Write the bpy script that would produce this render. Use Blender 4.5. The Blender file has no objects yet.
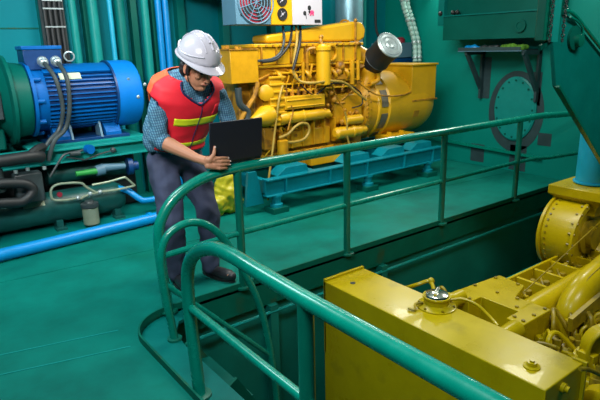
import bpy, bmesh, math, random
from mathutils import Vector, Matrix, noise
PI = math.pi
random.seed(7)
sc = bpy.context.scene
col = sc.collection
V = Vector

# ---------------------------------------------------------------- camera
CAM = V((-1.16817, -2.86349, 1.70))
FW = V((0.57912615, 0.76871158, -0.27146898)).normalized()
RT = V((0.79451412, -0.60679801, -0.023313)).normalized()
UP = RT.cross(FW).normalized()
RT = FW.cross(UP)
cd = bpy.data.cameras.new('camera'); cam = bpy.data.objects.new('camera', cd); col.objects.link(cam)
m = Matrix((RT, UP, -FW)).transposed().to_4x4(); m.translation = CAM
cam.matrix_world = m
cd.sensor_width = 36; cd.lens = 36*543.952/600; cd.clip_start = .05
sc.camera = cam
FPX = 543.952
def at(x, y, ax, val):            # point of the place seen at (x, y) of the photo, on a plane of the place
    d = FW*FPX + RT*(x-300) + UP*(200-y); i = 'XYZ'.index(ax)
    return CAM + d*((val-CAM[i])/d[i])

# ---------------------------------------------------------------- world, lights, exposure
w = bpy.data.worlds.new('world'); sc.world = w; w.use_nodes = True
w.node_tree.nodes['Background'].inputs[0].default_value = (.35, .75, .8, 1)
w.node_tree.nodes['Background'].inputs[1].default_value = .12
sc.view_settings.view_transform = 'Standard'; sc.view_settings.look = 'None'
sc.view_settings.gamma = 1; sc.view_settings.use_curve_mapping = False
sc.view_settings.exposure = 0.0
def area(name, loc, target, sx, sy, power, colr, spread=180):
    l = bpy.data.lights.new(name, 'AREA'); l.shape = 'RECTANGLE'; l.size = sx; l.size_y = sy
    l.energy = power; l.spread = math.radians(spread); l.color = colr
    o = bpy.data.objects.new(name, l); col.objects.link(o); o.location = loc
    o.rotation_euler = (V(target)-V(loc)).to_track_quat('-Z', 'Y').to_euler()
    return o
area('ceiling_light_left', (-.9, 1.3, 3.3), (-.4, 1.7, 0), 1.6, .5, 60, (.75, .97, 1))
area('ceiling_light_middle', (1.9, .9, 3.3), (2.6, 2.2, .5), 2.2, .5, 110, (1, .97, .88))
area('fill_light_front', (-1.7, -1.6, 3.2), (.9, 3.2, 1.0), 1.2, .5, 42, (1, 1, .97), 80)  # added fill, no known fixture: brightens the man and upright faces
area('fill_light_rail', (-.9, -1.9, 3.3), (-.3, -1.6, 0), .3, 1.2, 30, (.8, 1, .97), 90)  # added narrow fill to brighten the near rail, no known fixture
area('fill_light_pit', (2.0, -2.6, 3.3), (3.6, -.8, .4), 1.4, .4, 26, (1, .98, .85), 110)  # added fill over the pit to lift the dark stair plate
area('wall_light_back', (5.2, 2.7, 2.75), (1.6, -.2, 0), .5, .3, 26, (1, .98, .85))
area('wall_light_front', (5.2, .55, 2.8), (1.4, -1.4, 0), .5, .3, 26, (1, .98, .85))

# ---------------------------------------------------------------- materials
def mat(name, rgb, rough=.4, metal=0, var=.18, scale=6, bump=.03, spec=.5, coat=0, fn=None):
    M = bpy.data.materials.new(name); M.use_nodes = True
    nt = M.node_tree; N = nt.nodes; Lk = nt.links; b = N['Principled BSDF']
    b.inputs['Roughness'].default_value = rough; b.inputs['Metallic'].default_value = metal
    b.inputs['Specular IOR Level'].default_value = spec; b.inputs['Coat Weight'].default_value = coat
    tc = N.new('ShaderNodeTexCoord')
    nz = N.new('ShaderNodeTexNoise'); nz.inputs['Scale'].default_value = scale; nz.inputs['Detail'].default_value = 5
    nz.inputs['Roughness'].default_value = .65
    Lk.new(tc.outputs['Object'], nz.inputs['Vector'])
    rp = N.new('ShaderNodeValToRGB')
    c = V(rgb)
    rp.color_ramp.elements[0].position = .3; rp.color_ramp.elements[1].position = .7
    rp.color_ramp.elements[0].color = (*(c*(1-var)), 1); rp.color_ramp.elements[1].color = (*(c*(1+var*.6)), 1)
    Lk.new(nz.outputs['Fac'], rp.inputs['Fac'])
    out = rp.outputs['Color']
    if fn: out = fn(nt, tc, out)
    Lk.new(out, b.inputs['Base Color'])
    if bump:
        n2 = N.new('ShaderNodeTexNoise'); n2.inputs['Scale'].default_value = scale*5
        Lk.new(tc.outputs['Object'], n2.inputs['Vector'])
        bp = N.new('ShaderNodeBump'); bp.inputs['Strength'].default_value = bump*5; bp.inputs['Distance'].default_value = .004
        Lk.new(n2.outputs['Fac'], bp.inputs['Height']); Lk.new(bp.outputs[0], b.inputs['Normal'])
        mr = N.new('ShaderNodeMapRange'); mr.inputs[3].default_value = max(.05, rough-.1); mr.inputs[4].default_value = min(1, rough+.15)
        Lk.new(nz.outputs['Fac'], mr.inputs[0]); Lk.new(mr.outputs[0], b.inputs['Roughness'])
    return M
def stains(dark, sc_, lo, hi, amt):
    def fn(nt, tc, c):
        N = nt.nodes; Lk = nt.links
        nz = N.new('ShaderNodeTexNoise'); nz.inputs['Scale'].default_value = sc_; nz.inputs['Detail'].default_value = 8
        mp = N.new('ShaderNodeMapping'); mp.inputs['Location'].default_value = (3.1, 1.7, 5)
        Lk.new(tc.outputs['Object'], mp.inputs[0]); Lk.new(mp.outputs[0], nz.inputs['Vector'])
        mr = N.new('ShaderNodeMapRange'); mr.inputs[1].default_value = lo; mr.inputs[2].default_value = hi; mr.inputs[4].default_value = amt
        Lk.new(nz.outputs['Fac'], mr.inputs[0])
        mx = N.new('ShaderNodeMixRGB'); mx.inputs[2].default_value = (*dark, 1)
        Lk.new(mr.outputs[0], mx.inputs[0]); Lk.new(c, mx.inputs[1])
        return mx.outputs[0]
    return fn
def plaid(nt, tc, c):
    N = nt.nodes; Lk = nt.links; out = c
    for rot, colr, s in ((.2, (.22, .42, .55), 22), (1.77, (.02, .05, .14), 19)):
        mp = N.new('ShaderNodeMapping'); mp.inputs['Rotation'].default_value = (.1, rot, .3)
        Lk.new(tc.outputs['Object'], mp.inputs[0])
        wv = N.new('ShaderNodeTexWave'); wv.inputs['Scale'].default_value = s; wv.inputs['Distortion'].default_value = 1.5
        Lk.new(mp.outputs[0], wv.inputs[0])
        mr = N.new('ShaderNodeMapRange'); mr.inputs[1].default_value = .72; mr.inputs[2].default_value = .95; mr.inputs[4].default_value = .75
        Lk.new(wv.outputs['Fac'], mr.inputs[0])
        mx = N.new('ShaderNodeMixRGB'); mx.inputs[2].default_value = (*colr, 1)
        Lk.new(mr.outputs[0], mx.inputs[0]); Lk.new(out, mx.inputs[1]); out = mx.outputs[0]
    return out
DECK = mat('deck_paint', (.0, .175, .14), .55, spec=.16, var=.32, scale=2.2, bump=.02, fn=stains((.0, .10, .05), 1.3, .56, .75, .55))
DECKR = mat('deck_edge_paint', (.0, .12, .08), .5, spec=.2, fn=stains((.05, .06, .01), 5, .6, .7, .5))
WALL = mat('wall_paint', (.0, .20, .245), .5, spec=.15, var=.1, scale=1.2, bump=.02)  # cyan cast of the light on this side put into the colour
WALLR = mat('wall_paint_green_lit', (.0, .22, .18), .45, spec=.2, var=.1, scale=1.2, bump=.02)  # greener cast of the light at right put into the colour
PITW = mat('pit_paint', (.0, .17, .135), .5, var=.25, scale=2)
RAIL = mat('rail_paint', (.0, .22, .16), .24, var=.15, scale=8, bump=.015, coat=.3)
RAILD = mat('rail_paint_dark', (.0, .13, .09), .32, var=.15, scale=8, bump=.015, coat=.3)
TEALD = mat('dark_green_paint', (.0, .10, .078), .42, spec=.2, var=.15, scale=3)
TEALP = mat('teal_paint', (.0, .16, .145), .4, spec=.25, var=.15)
TEALL = mat('light_teal_paint', (.005, .26, .24), .38, spec=.3, var=.12)
SKID = mat('skid_paint', (.0, .22, .29), .42, spec=.3, var=.2)
BLUE = mat('blue_motor_paint', (.0, .11, .40), .38, spec=.3, var=.12, bump=.015)
AZURE = mat('azure_motor_paint', (.0, .17, .60), .5, var=.08, bump=.01, spec=.2)
BLUED = mat('dark_blue_paint', (.0, .04, .16), .4, var=.2)
PIPEB = mat('blue_pipe_paint', (.0, .26, .66), .32, var=.1)
PIPEL = mat('pale_blue_paint', (.01, .38, .58), .4, var=.12)
YEL = mat('yellow_engine_paint', (.60, .30, .005), .36, var=.22, bump=.02, fn=stains((.30, .12, .01), 5, .58, .72, .6))
YELL = mat('yellow_light_paint', (.66, .36, .006), .34, var=.1, bump=.02)
YELD = mat('yellow_stained_shaded_paint', (.46, .21, .01), .45, var=.35, fn=stains((.10, .04, .01), 9, .5, .62, .8))  # stains, plus shade of the engine's interior put into a darker yellow
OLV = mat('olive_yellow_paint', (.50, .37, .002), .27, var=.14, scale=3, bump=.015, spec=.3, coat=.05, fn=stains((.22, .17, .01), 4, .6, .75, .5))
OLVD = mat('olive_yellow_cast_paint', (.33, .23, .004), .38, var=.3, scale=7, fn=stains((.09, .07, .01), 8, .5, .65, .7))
BLK = mat('black_rubber', (.012, .014, .016), .5, var=.3)
LAPM = mat('laptop_black', (.010, .012, .022), .42, var=.1, bump=0)
DGREY = mat('dark_grey_metal', (.035, .05, .055), .45, var=.3)
PURP = mat('grey_purple_primer', (.022, .055, .065), .55, var=.25)
GREY = mat('grey_paint', (.09, .20, .29), .4, var=.08)
WHITE = mat('white_plastic', (.50, .48, .54), .3, var=.03, bump=0)
HAT = mat('helmet_plastic', (.52, .50, .58), .25, var=.03, bump=0, coat=.4)
CREAM = mat('cream_plate', (.55, .60, .45), .5, var=.1)
STEEL = mat('brushed_steel', (.42, .50, .52), .38, metal=.6, var=.15)
CHROME = mat('bright_steel', (.7, .72, .66), .16, metal=1, var=.1)
DUCT = mat('silver_duct', (.25, .45, .55), .3, metal=.6, var=.1)
HOSEC = mat('clear_hose', (.30, .48, .45), .35, var=.1)
HOSEY = mat('tan_hose', (.42, .27, .04), .5, var=.2)
COPPER = mat('pale_copper_pipe', (.30, .36, .26), .35, metal=.3, var=.2)
VESSEL = mat('green_vessel_paint', (.006, .08, .075), .35, var=.3)
MESHG = mat('grey_vent_mesh', (.16, .14, .10), .5, var=.4, scale=60)
REDM = mat('red_paint', (.24, .012, .03), .5, var=.2)
PINK = mat('pink_ink', (.75, .05, .18), .5, var=.02, bump=0)
GRNM = mat('green_plastic', (.02, .28, .05), .4, var=.1)
GRNL = mat('green_cloth', (.10, .28, .02), .8, var=.5, scale=20)
BAGM = mat('yellow_bag_plastic', (.60, .52, .02), .35, var=.2)
SKIN = mat('skin', (.50, .22, .13), .5, var=.06, bump=.01)
HAIR = mat('black_hair', (.012, .011, .014), .5, var=.3)
LIP = mat('lips', (.30, .09, .07), .5, var=.05, bump=0)
NAIL = mat('nail', (.75, .60, .58), .3, var=.03, bump=0)
DENIM = mat('plaid_denim', (.045, .17, .28), .8, var=.25, scale=14, bump=.05, fn=plaid)
TROU = mat('grey_purple_trousers', (.042, .052, .105), .8, var=.25, scale=6, bump=.04)
VRED = mat('vest_red', (.86, .015, .035), .6, var=.12, scale=7, bump=.03)
VORG = mat('vest_orange', (.90, .13, .04), .6, var=.1, scale=7, bump=.03)
VTRIM = mat('vest_navy_binding', (.012, .02, .09), .7, var=.1)
VYEL = mat('reflective_yellow', (.75, .90, .02), .45, var=.08)
SHOE = mat('shoe_leather', (.02, .022, .028), .4, var=.2)

# ---------------------------------------------------------------- helpers
WL = {}
def put(me_bm, name, M, parent=None, smooth=32, bevel=0, seg=2, base=True):
    vs = me_bm.verts
    if parent is not None: org = WL[parent.name]
    else:
        if base and len(vs):
            xs = [v.co.x for v in vs]; ys = [v.co.y for v in vs]; zs = [v.co.z for v in vs]
            org = V(((min(xs)+max(xs))/2, (min(ys)+max(ys))/2, min(zs)))
        else: org = V((0, 0, 0))
    for v in vs: v.co -= org
    bmesh.ops.recalc_face_normals(me_bm, faces=me_bm.faces)
    me = bpy.data.meshes.new(name); me_bm.to_mesh(me); me_bm.free()
    for p in me.polygons: p.use_smooth = True
    me.set_sharp_from_angle(angle=math.radians(smooth))
    for mm in (M if isinstance(M, (list, tuple)) else [M]): me.materials.append(mm)
    o = bpy.data.objects.new(name, me); col.objects.link(o)
    if parent is not None: o.parent = parent; WL[o.name] = WL[parent.name]
    else: o.location = org; WL[o.name] = org
    if bevel:
        b = o.modifiers.new('bevel', 'BEVEL'); b.width = bevel; b.segments = seg; b.limit_method = 'ANGLE'; b.angle_limit = math.radians(40)
        b.harden_normals = False
    return o
class MB:
    def __init__(s): s.b = bmesh.new()
    def raw(s, verts, faces):
        vs = [s.b.verts.new(v) for v in verts]
        for f in faces:
            try: s.b.faces.new([vs[i] for i in f])
            except ValueError: pass
        return s
    def box(s, lo, hi, M=None):
        P = [V((x, y, z)) for z in (lo[2], hi[2]) for y in (lo[1], hi[1]) for x in (lo[0], hi[0])]
        if M is not None: P = [M @ p for p in P]
        return s.raw(P, [(0, 2, 3, 1), (4, 5, 7, 6), (0, 1, 5, 4), (2, 6, 7, 3), (0, 4, 6, 2), (1, 3, 7, 5)])
    def obox(s, c, size, rot=None):
        h = V(size)/2; M = Matrix.Translation(V(c)) @ (rot.to_4x4() if rot is not None else Matrix.Identity(4))
        return s.box(-h, h, M)
    def beam(s, p0, p1, w_, h_, up=(0, 0, 1)):     # box along p0-p1
        p0 = V(p0); p1 = V(p1); d = (p1-p0); L = d.length; d.normalize()
        u = V(up); r = d.cross(u)
        if r.length < 1e-4: r = d.cross(V((0, 1, 0)))
        r.normalize(); u = r.cross(d)
        M = Matrix((d, r, u)).transposed().to_4x4(); M.translation = (p0+p1)/2
        return s.box((-L/2, -w_/2, -h_/2), (L/2, w_/2, h_/2), M)
    def rings(s, rs, cap=True, closed=False):
        n = len(rs[0]); R = [[s.b.verts.new(p) for p in r] for r in rs]
        k = len(R)
        for i in range(k if closed else k-1):
            a, b_ = R[i], R[(i+1) % k]
            for j in range(n): s.b.faces.new((a[j], a[(j+1) % n], b_[(j+1) % n], b_[j]))
        if cap and not closed: s.b.faces.new(R[0][::-1]); s.b.faces.new(R[-1])
        return s
    def tube(s, pts, r, seg=10, closed=False, cap=True):
        pts = [V(p) for p in pts]; n = len(pts); rr = r if isinstance(r, (list, tuple)) else [r]*n
        T = []
        for i in range(n):
            a = pts[(i-1) % n] if (closed or i) else pts[0]; b_ = pts[(i+1) % n] if (closed or i < n-1) else pts[-1]
            T.append((b_-a).normalized())
        u = T[0].orthogonal().normalized(); out = []
        for i in range(n):
            u = (u - T[i]*u.dot(T[i])).normalized(); v = T[i].cross(u)
            out.append([pts[i]+(u*math.cos(2*PI*j/seg)+v*math.sin(2*PI*j/seg))*rr[i] for j in range(seg)])
        return s.rings(out, cap, closed)
    def cyl(s, p0, p1, r0, r1=None, seg=20): return s.tube([p0, p1], [r0, r0 if r1 is None else r1], seg)
    def lathe(s, o, ax, prof, seg=28, cap=True):      # prof: (distance along axis, radius)
        o = V(o); ax = V(ax).normalized(); u = ax.orthogonal().normalized(); v = ax.cross(u)
        return s.rings([[o+ax*d+(u*math.cos(2*PI*j/seg)+v*math.sin(2*PI*j/seg))*max(r, 1e-4) for j in range(seg)] for d, r in prof], cap)
    def ball(s, c, r, M=None, seg=12):
        r = V((r, r, r)) if isinstance(r, (int, float)) else V(r)
        c = V(c); rs = []
        for i in range(1, seg//2+2):
            t = PI*i/(seg//2+2); ring = []
            for j in range(seg):
                p = V((math.sin(t)*math.cos(2*PI*j/seg)*r.x, math.sin(t)*math.sin(2*PI*j/seg)*r.y, math.cos(t)*r.z))
                ring.append(c + ((M @ p) if M is not None else p))
            rs.append(ring)
        return s.rings(rs)
    def cap(s, p0, p1, r0, r1, seg=12): s.ball(p0, r0, seg=seg); s.ball(p1, r1, seg=seg); return s.cyl(p0, p1, r0, r1, seg)
    def chain(s, L, seg=12):
        for i, (p, r) in enumerate(L):
            s.ball(p, r, seg=seg)
            if i: s.cyl(L[i-1][0], p, L[i-1][1], r, seg)
        return s
    def prism(s, poly, ax, a, b_):       # polygon in the two axes other than ax, extruded from a to b_ along ax
        i = 'XYZ'.index(ax)
        def P(q, d): q = list(q); q.insert(i, d); return V(q)
        return s.rings([[P(q, a) for q in poly], [P(q, b_) for q in poly]])
    def torus(s, c, ax, R, r, seg=28, rs=8, a0=0, a1=2*PI):
        ax = V(ax).normalized(); u = ax.orthogonal().normalized(); v = ax.cross(u); c = V(c)
        full = a1-a0 > 6.28
        pts = [c+(u*math.cos(a0+(a1-a0)*k/seg)+v*math.sin(a0+(a1-a0)*k/seg))*R for k in range(seg if full else seg+1)]
        return s.tube(pts, r, rs, closed=full)
    def bolt(s, p, ax, r=.012, h=.012): p = V(p); return s.cyl(p, p+V(ax)*h, r, r, 6)
    def put(s, name, M, parent=None, **k): return put(s.b, name, M, parent, **k)
    def each(s, name, M, parent, **k):          # every loose piece becomes a part of its own
        s.b.verts.index_update(); seen = set(); n = 0
        for v0 in s.b.verts:
            if v0.index in seen: continue
            st = [v0]; isl = []; seen.add(v0.index)
            while st:
                v = st.pop(); isl.append(v)
                for e in v.link_edges:
                    o = e.other_vert(v)
                    if o.index not in seen: seen.add(o.index); st.append(o)
            nb = bmesh.new(); mp = {v: nb.verts.new(v.co) for v in isl}; fs = {f for v in isl for f in v.link_faces}
            for f in fs: nb.faces.new([mp[v] for v in f.verts])
            put(nb, name, M, parent, **k); n += 1
        s.b.free()
def smooth_path(P, n=6):        # catmull-rom through the points
    P = [V(p) for p in P]; out = []
    for i in range(len(P)-1):
        a = P[max(i-1, 0)]; b_ = P[i]; c = P[i+1]; d = P[min(i+2, len(P)-1)]
        for k in range(n):
            t = k/n; out.append(.5*((2*b_)+(c-a)*t+(2*a-5*b_+4*c-d)*t*t+(3*b_-a-3*c+d)*t**3))
    return out+[P[-1]]
def thing(name, loc, label, cat, group=None):
    o = bpy.data.objects.new(name, None); col.objects.link(o); o.location = loc; o.empty_display_size = .1
    WL[o.name] = V(loc); o['label'] = label; o['category'] = cat
    if group: o['group'] = group
    return o
def tag(o, label, cat, group=None):
    o['label'] = label; o['category'] = cat
    if group: o['group'] = group
    return o
def struct(o): o['kind'] = 'structure'; return o
def blob(mb, name, M, parent, voxel, smooth_it=4, disp=0, dscale=6, stretch=(1, 1, 1)):
    me = bpy.data.meshes.new('tmp'); bmesh.ops.recalc_face_normals(mb.b, faces=mb.b.faces); mb.b.to_mesh(me); mb.b.free()
    o = bpy.data.objects.new('tmp', me); col.objects.link(o)
    r = o.modifiers.new('r', 'REMESH'); r.mode = 'VOXEL'; r.voxel_size = voxel
    if smooth_it: q = o.modifiers.new('s', 'SMOOTH'); q.factor = .5; q.iterations = smooth_it
    dg = bpy.context.evaluated_depsgraph_get(); ev = o.evaluated_get(dg)
    bm = bmesh.new(); bm.from_mesh(ev.to_mesh()); ev.to_mesh_clear()
    bpy.data.objects.remove(o)
    if disp:
        bm.normal_update()
        off = [(v, v.normal*disp*(noise.noise(V((v.co.x*stretch[0], v.co.y*stretch[1], v.co.z*stretch[2]))*dscale)
                + .5*noise.noise(V((v.co.x*stretch[0], v.co.y*stretch[1], v.co.z*stretch[2]))*dscale*2.3))) for v in bm.verts]
        for v, d in off: v.co += d
    return put(bm, name, M, parent, smooth=180)

# ================================================================ THE ROOM
EDGE = .345          # pit edge (along X)
LX = -.19            # pit edge (along Y)
R0 = .30
arc = [(LX+R0-R0*math.cos(t), EDGE-R0+R0*math.sin(t)) for t in [PI/2*k/10 for k in range(11)]]
rim = [(LX, -5.0)] + arc + [(5.5, EDGE)]
b = MB()
top = [(-4, -5)] + rim + [(5.5, 3.6), (-4, 3.6)]
b.prism(top, 'Z', -.012, 0)
struct(b.put('floor', DECK, base=False, smooth=30))
# deck weld seams
for k, (p, q) in enumerate([((-3.9, 1.21), (-.24, .31)), ((-3.9, 1.0), (-.25, .07)), ((-3.9, 1.9), (5.4, 1.15)), ((1.64, .9), (1.30, .36)), ((-3.9, -1.7), (-.2, -2.05))]):
    s_ = MB(); s_.beam((p[0], p[1], 0), (q[0], q[1], 0), .010, .006); struct(s_.put('trim_%d' % (k+1), TEALL if k < 2 else DECK, base=False))
# fascia below the deck edge and the kick-plate round the pit
def strip(path, z0, z1, th):
    P = [V((x, y, 0)) for x, y in path]; a = []; n = len(P)
    for i in range(n):
        t = (P[min(i+1, n-1)]-P[max(i-1, 0)]).normalized(); nn = V((t.y, -t.x, 0))
        a.append((P[i], P[i]+nn*th))
    return [[V((p.x, p.y, z0)), V((p.x, p.y, z1)), V((q.x, q.y, z1)), V((q.x, q.y, z0))] for p, q in a]
b = MB(); b.rings(strip(rim, -.20, .0, .012)); struct(b.put('trim_6', DECKR, base=False))
b = MB(); cut = [p for p in rim if p[0] < .05 or p[1] < .2]
b.rings(strip([(x-.0, y) for x, y in rim if x < .25] + [(5.3, EDGE)], -.02, .045, .012)); struct(b.put('trim_7', DECKR, base=False))
# inner ledge plate on the corner
b = MB(); b.prism([(LX+.01, -5)] + [(x+.01*(x < 0), y-.01) for x, y in arc] + [(.3, EDGE-.012), (.3, .24), (.12, .20), (.045, .08), (.02, -.1), (.02, -5)], 'Z', -.035, -.015)
struct(b.put('trim_8', TEALP, base=False))
b = MB(); b.tube([(.3, EDGE-.05, -.25), (5.45, EDGE-.05, -.25)], .014, 8); struct(b.put('trim_9', TEALL, base=False))
# pit
b = MB(); b.box((-.6, EDGE+.03, -1.6), (5.5, EDGE+.1, -.012)); struct(b.put('wall_pit_back', PITW, base=False))
b = MB(); b.box((-.70, -5, -1.6), (-.6, EDGE+.1, -.012)); struct(b.put('wall_pit_left', PITW, base=False))
b = MB(); b.box((-.7, -5, -1.7), (5.6, EDGE+.1, -1.6)); struct(b.put('floor', PITW, base=False))
for x in (.9, 2.1, 4.9):
    b = MB(); b.box((x, EDGE-.06, -1.6), (x+.07, EDGE+.03, -.2)); struct(b.put('trim_1%d' % int(x), PITW, base=False))
# shell
b = MB(); b.box((-4.1, 3.6, -.05), (5.6, 3.7, 3.6)); wb = struct(b.put('wall_back', WALL, base=False))
b = MB(); b.box((5.5, -5, -1.7), (5.6, 3.6, 3.6)); wr = struct(b.put('wall_right', WALLR, base=False))
b = MB(); b.box((-4.1, -5, -.05), (-4, 3.6, 3.6)); struct(b.put('wall_left', WALL, base=False))
b = MB(); b.box((-4.1, -5.1, -1.7), (5.6, -5, 3.6)); struct(b.put('wall_front', WALL, base=False))
CEIL = mat('ceiling_paint', (.30, .50, .50), .6, var=.1, scale=1)
b = MB(); b.box((-4.1, -5.1, 3.6), (5.6, 3.7, 3.7)); struct(b.put('ceiling', CEIL, base=False))
# wall seams and stiffeners
b = MB(); b.beam((-4, 3.598, 1.95), (.40, 3.598, 1.95), .012, .012)
b.put('weld_seam', DECKR, wb)
for x, ww, M in ((.30, .10, TEALP), (.75, .07, TEALD), (1.28, .07, TEALD), (1.53, .05, TEALD), (1.85, .10, TEALP), (2.46, .10, TEALP), (3.2, .08, TEALD)):
    b = MB(); b.box((x, 3.50, 0), (x+ww, 3.6, 3.5)); b.put('stiffener', M, wb)
b = MB(); b.box((1.95, 3.50, 1.50), (5.4, 3.6, 1.62)); b.put('stiffener', TEALP, wb)
b = MB(); b.beam((5.46, 2.6, .30), (5.46, .75, .245), .05, .035); b.put('ledge', RAIL, wr)
# round hatch on the right wall with its primer patches
b = MB()
for lo, hi in (((.98, .02), (1.22, .36)), ((1.62, .05), (1.84, .30)), ((.66, .40), (.84, .56)), ((.86, .9), (1.0, 1.32)), ((1.6, .95), (1.74, 1.5))):
    b.box((5.496, lo[0], lo[1]), (5.4995, hi[0], hi[1]))
b.prism([(1.19+.40*math.cos(t), .80+.53*math.sin(t)) for t in [2*PI*k/40 for k in range(40)]], 'X', 5.496, 5.4995)
b.put('primer_patch', PURP, wr)
h = thing('wall_hatch', (5.495, 1.34, .40), 'round bolted green hatch plate on the right wall behind the rail', 'hatch')
b = MB(); b.lathe((5.495, 1.19, .84), (-1, 0, 0), [(0, .42), (.02, .42), (.03, .40), (.035, .40)], 48)
for v in b.b.verts: v.co.y = 1.19+(v.co.y-1.19)*.72
b.put('hatch_plate', TEALL, h)
b = MB()
for k in range(16): b.bolt((5.465, 1.19+.26*math.cos(k*PI/8), .84+.37*math.sin(k*PI/8)), (-1, 0, 0), .014, .014)
b.each('bolt', TEALD, h)

# ================================================================ RAILINGS
def flange(x, y, z=0, r=.06):
    b = MB(); b.lathe((x, y, z), (0, 0, 1), [(0, r), (.014, r), (.018, r*.6)], 16); return b
# back railing
g = thing('guard_railing', (.12, EDGE, 0), 'long green tubular railing along the deck edge carrying the laptop', 'railing', )
Y = EDGE
hoop = smooth_path([(.118, Y, 0), (.10, Y, .30), (.10, Y, .55), (.14, Y, .67), (.24, Y, .78), (.41, Y, .86), (.62, Y, .895), (.95, Y, .905)], 6)
run = [(x, Y, z) for x, z in ((1.6, .905), (2.5, .903), (3.5, .90), (4.25, .90))] + smooth_path([(4.25, Y, .90), (4.6, Y-.01, .90), (4.95, Y-.05, .888), (5.35, Y-.12, .88)], 4)[1:]
b = MB(); b.tube(hoop+[V(p) for p in run], .035, 16); b.put('top_rail', RAIL, g)
b = MB(); b.tube([(.12, Y, .40), (.7, Y, .425), (1.73, Y, .43), (2.96, Y, .43), (4.22, Y, .43), (4.6, Y, .42), (4.85, Y-.02, .395), (5.45, Y-.10, .385)], .021, 10); b.put('mid_rail', RAIL, g)
for x in (.708, 1.733, 2.964, 4.227):
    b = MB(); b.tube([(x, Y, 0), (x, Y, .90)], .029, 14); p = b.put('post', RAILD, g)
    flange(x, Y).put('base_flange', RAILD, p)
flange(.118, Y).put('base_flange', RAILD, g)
# front railing
g = thing('guard_railing', (-.14, -.60, -.015), 'nearest green railing with curved end running toward the lower right', 'railing')
X = -.14
hp = smooth_path([(X, -.605, -.015), (X, -.575, .3), (X, -.565, .55), (X, -.60, .70), (X, -.70, .80), (X, -.86, .865), (X, -1.02, .882), (X, -1.2, .876)], 6)
b = MB(); b.tube(hp+[V((X, -1.5, .868)), V((X, -2.2, .868)), V((X, -3.2, .868))], .032, 18); b.put('top_rail', RAIL, g)
b = MB(); b.tube([(X, -.58, .475), (X, -1.5, .465), (X, -3.2, .46)], .020, 12); b.put('mid_rail', RAIL, g)
for y in (-1.515, -2.6):
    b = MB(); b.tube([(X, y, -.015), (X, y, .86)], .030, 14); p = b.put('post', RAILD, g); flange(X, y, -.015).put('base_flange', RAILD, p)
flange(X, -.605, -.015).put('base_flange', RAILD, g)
# ladder handrail hoop
g = thing('ladder_handrail', (0, 0, -.015), 'thin green hooped handrail dipping down into the pit at the corner', 'handrail')
hp = smooth_path([(0, 0, -.015), (-.035, 0, .36), (-.035, 0, .54), (.01, 0, .65), (.10, 0, .70), (.20, 0, .70), (.30, 0, .645), (.40, 0, .52), (.52, 0, .28), (.61, 0, .06), (.67, 0, -.20), (.72, 0, -.60), (.74, 0, -.95)], 5)
b = MB(); b.tube(hp, .024, 12); b.put('hoop_rail', RAIL, g)
b = MB(); b.tube([(-.035, 0, .37), (.30, 0, .02), (.69, 0, -.39)], .017, 10); b.put('mid_rail', RAIL, g)
flange(0, 0, -.015, .045).put('base_flange', RAILD, g)
# ladder into the pit
g = thing('ship_ladder', (.9, -.3, -1.6), 'steep dark green ladder going down into the pit', 'ladder')
for y in (-.03, -.57):
    b = MB(); b.beam((.04, y, -.06), (.95, y, -1.6), .02, .13); b.put('stringer', DECKR, g)
for k in range(6):
    t = (k+.6)/6.6; b = MB(); x = .04+.91*t; z = -.06-1.54*t
    b.box((x-.08, -.56, z-.01), (x+.08, -.04, z+.01)); b.put('tread', TEALD, g)

# ================================================================ LEFT: COMPRESSOR SKID AND MOTOR
g = thing('machine_skid', (.3, 2.7, 0), 'teal steel frame under the blue electric motor', 'frame')
b = MB(); b.box((-1.4, 2.62, .79), (1.10, 2.80, .81)); b.box((-1.4, 2.69, .68), (1.10, 2.71, .79)); b.box((-1.4, 2.62, .67), (1.10, 2.80, .685)); b.put('front_beam', TEALL, g, bevel=.003)
b = MB(); b.box((-1.4, 3.26, .67), (1.10, 3.40, .81)); b.put('rear_beam', TEALP, g, bevel=.003)
b = MB(); b.box((-.15, 2.75, .81), (1.02, 3.36, .835)); b.put('motor_plate', TEALL, g, bevel=.003)
for x0, x1 in ((1.02, 1.06), ):
    for y in (2.70, 3.33):
        b = MB(); b.beam((x0, y, .67), (x1+.04, y, .03), .10, .07, (0, 1, 0)); b.put('leg', TEALP, g)
b = MB(); b.beam((-1.3, 3.33, .67), (-1.3, 3.33, .03), .10, .07, (0, 1, 0)); b.put('leg', TEALP, g)
b = MB(); b.box((-1.5, 2.36, 0), (1.16, 3.42, .045)); b.put('base_plate', TEALP, g, bevel=.004)

g = thing('electric_motor', (.5, 3.02, .835), 'large blue finned electric motor with terminal box', 'motor')
AY, AZ, MR = 3.02, 1.265, .29
MS = V((-.05, 0, 0))
b = MB(); b.lathe((.10, AY, AZ), (1, 0, 0), [(0, MR), (.66, MR)], 48); b.put('housing', BLUED, g)
fin = MB()
for k in range(44):
    a = 2*PI*k/44
    d = V((0, math.cos(a), math.sin(a))); c0 = V((.10, AY, AZ))+d*(MR+.012); c1 = V((.76, AY, AZ))+d*(MR+.012)
    if 48 < math.degrees(a) < 132: continue
    fin.beam(c0, c1, .010, .035, d)
fin.put('cooling_fin', BLUE, g)['label'] = 'blue horizontal cooling fins'
b = MB(); b.rings([[V((x, AY+.325*math.cos(t), AZ+.325*math.sin(t))) for t in [math.radians(50+80*k/14) for k in range(15)]] + [V((x, AY+.30*math.cos(t), AZ+.30*math.sin(t))) for t in [math.radians(130-80*k/14) for k in range(15)]] for x in (.10, .76)]); b.put('top_cover', BLUE, g)
b = MB(); b.lathe((.75, AY, AZ), (1, 0, 0), [(0, .335), (.02, .342), (.22, .342), (.26, .33), (.285, .29), (.29, .1)], 48); b.put('fan_cover', AZURE, g)
b = MB(); b.lathe((.74, AY, AZ), (1, 0, 0), [(0, .346), (.02, .346)], 48); b.put('cover_band', BLUED, g)
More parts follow.
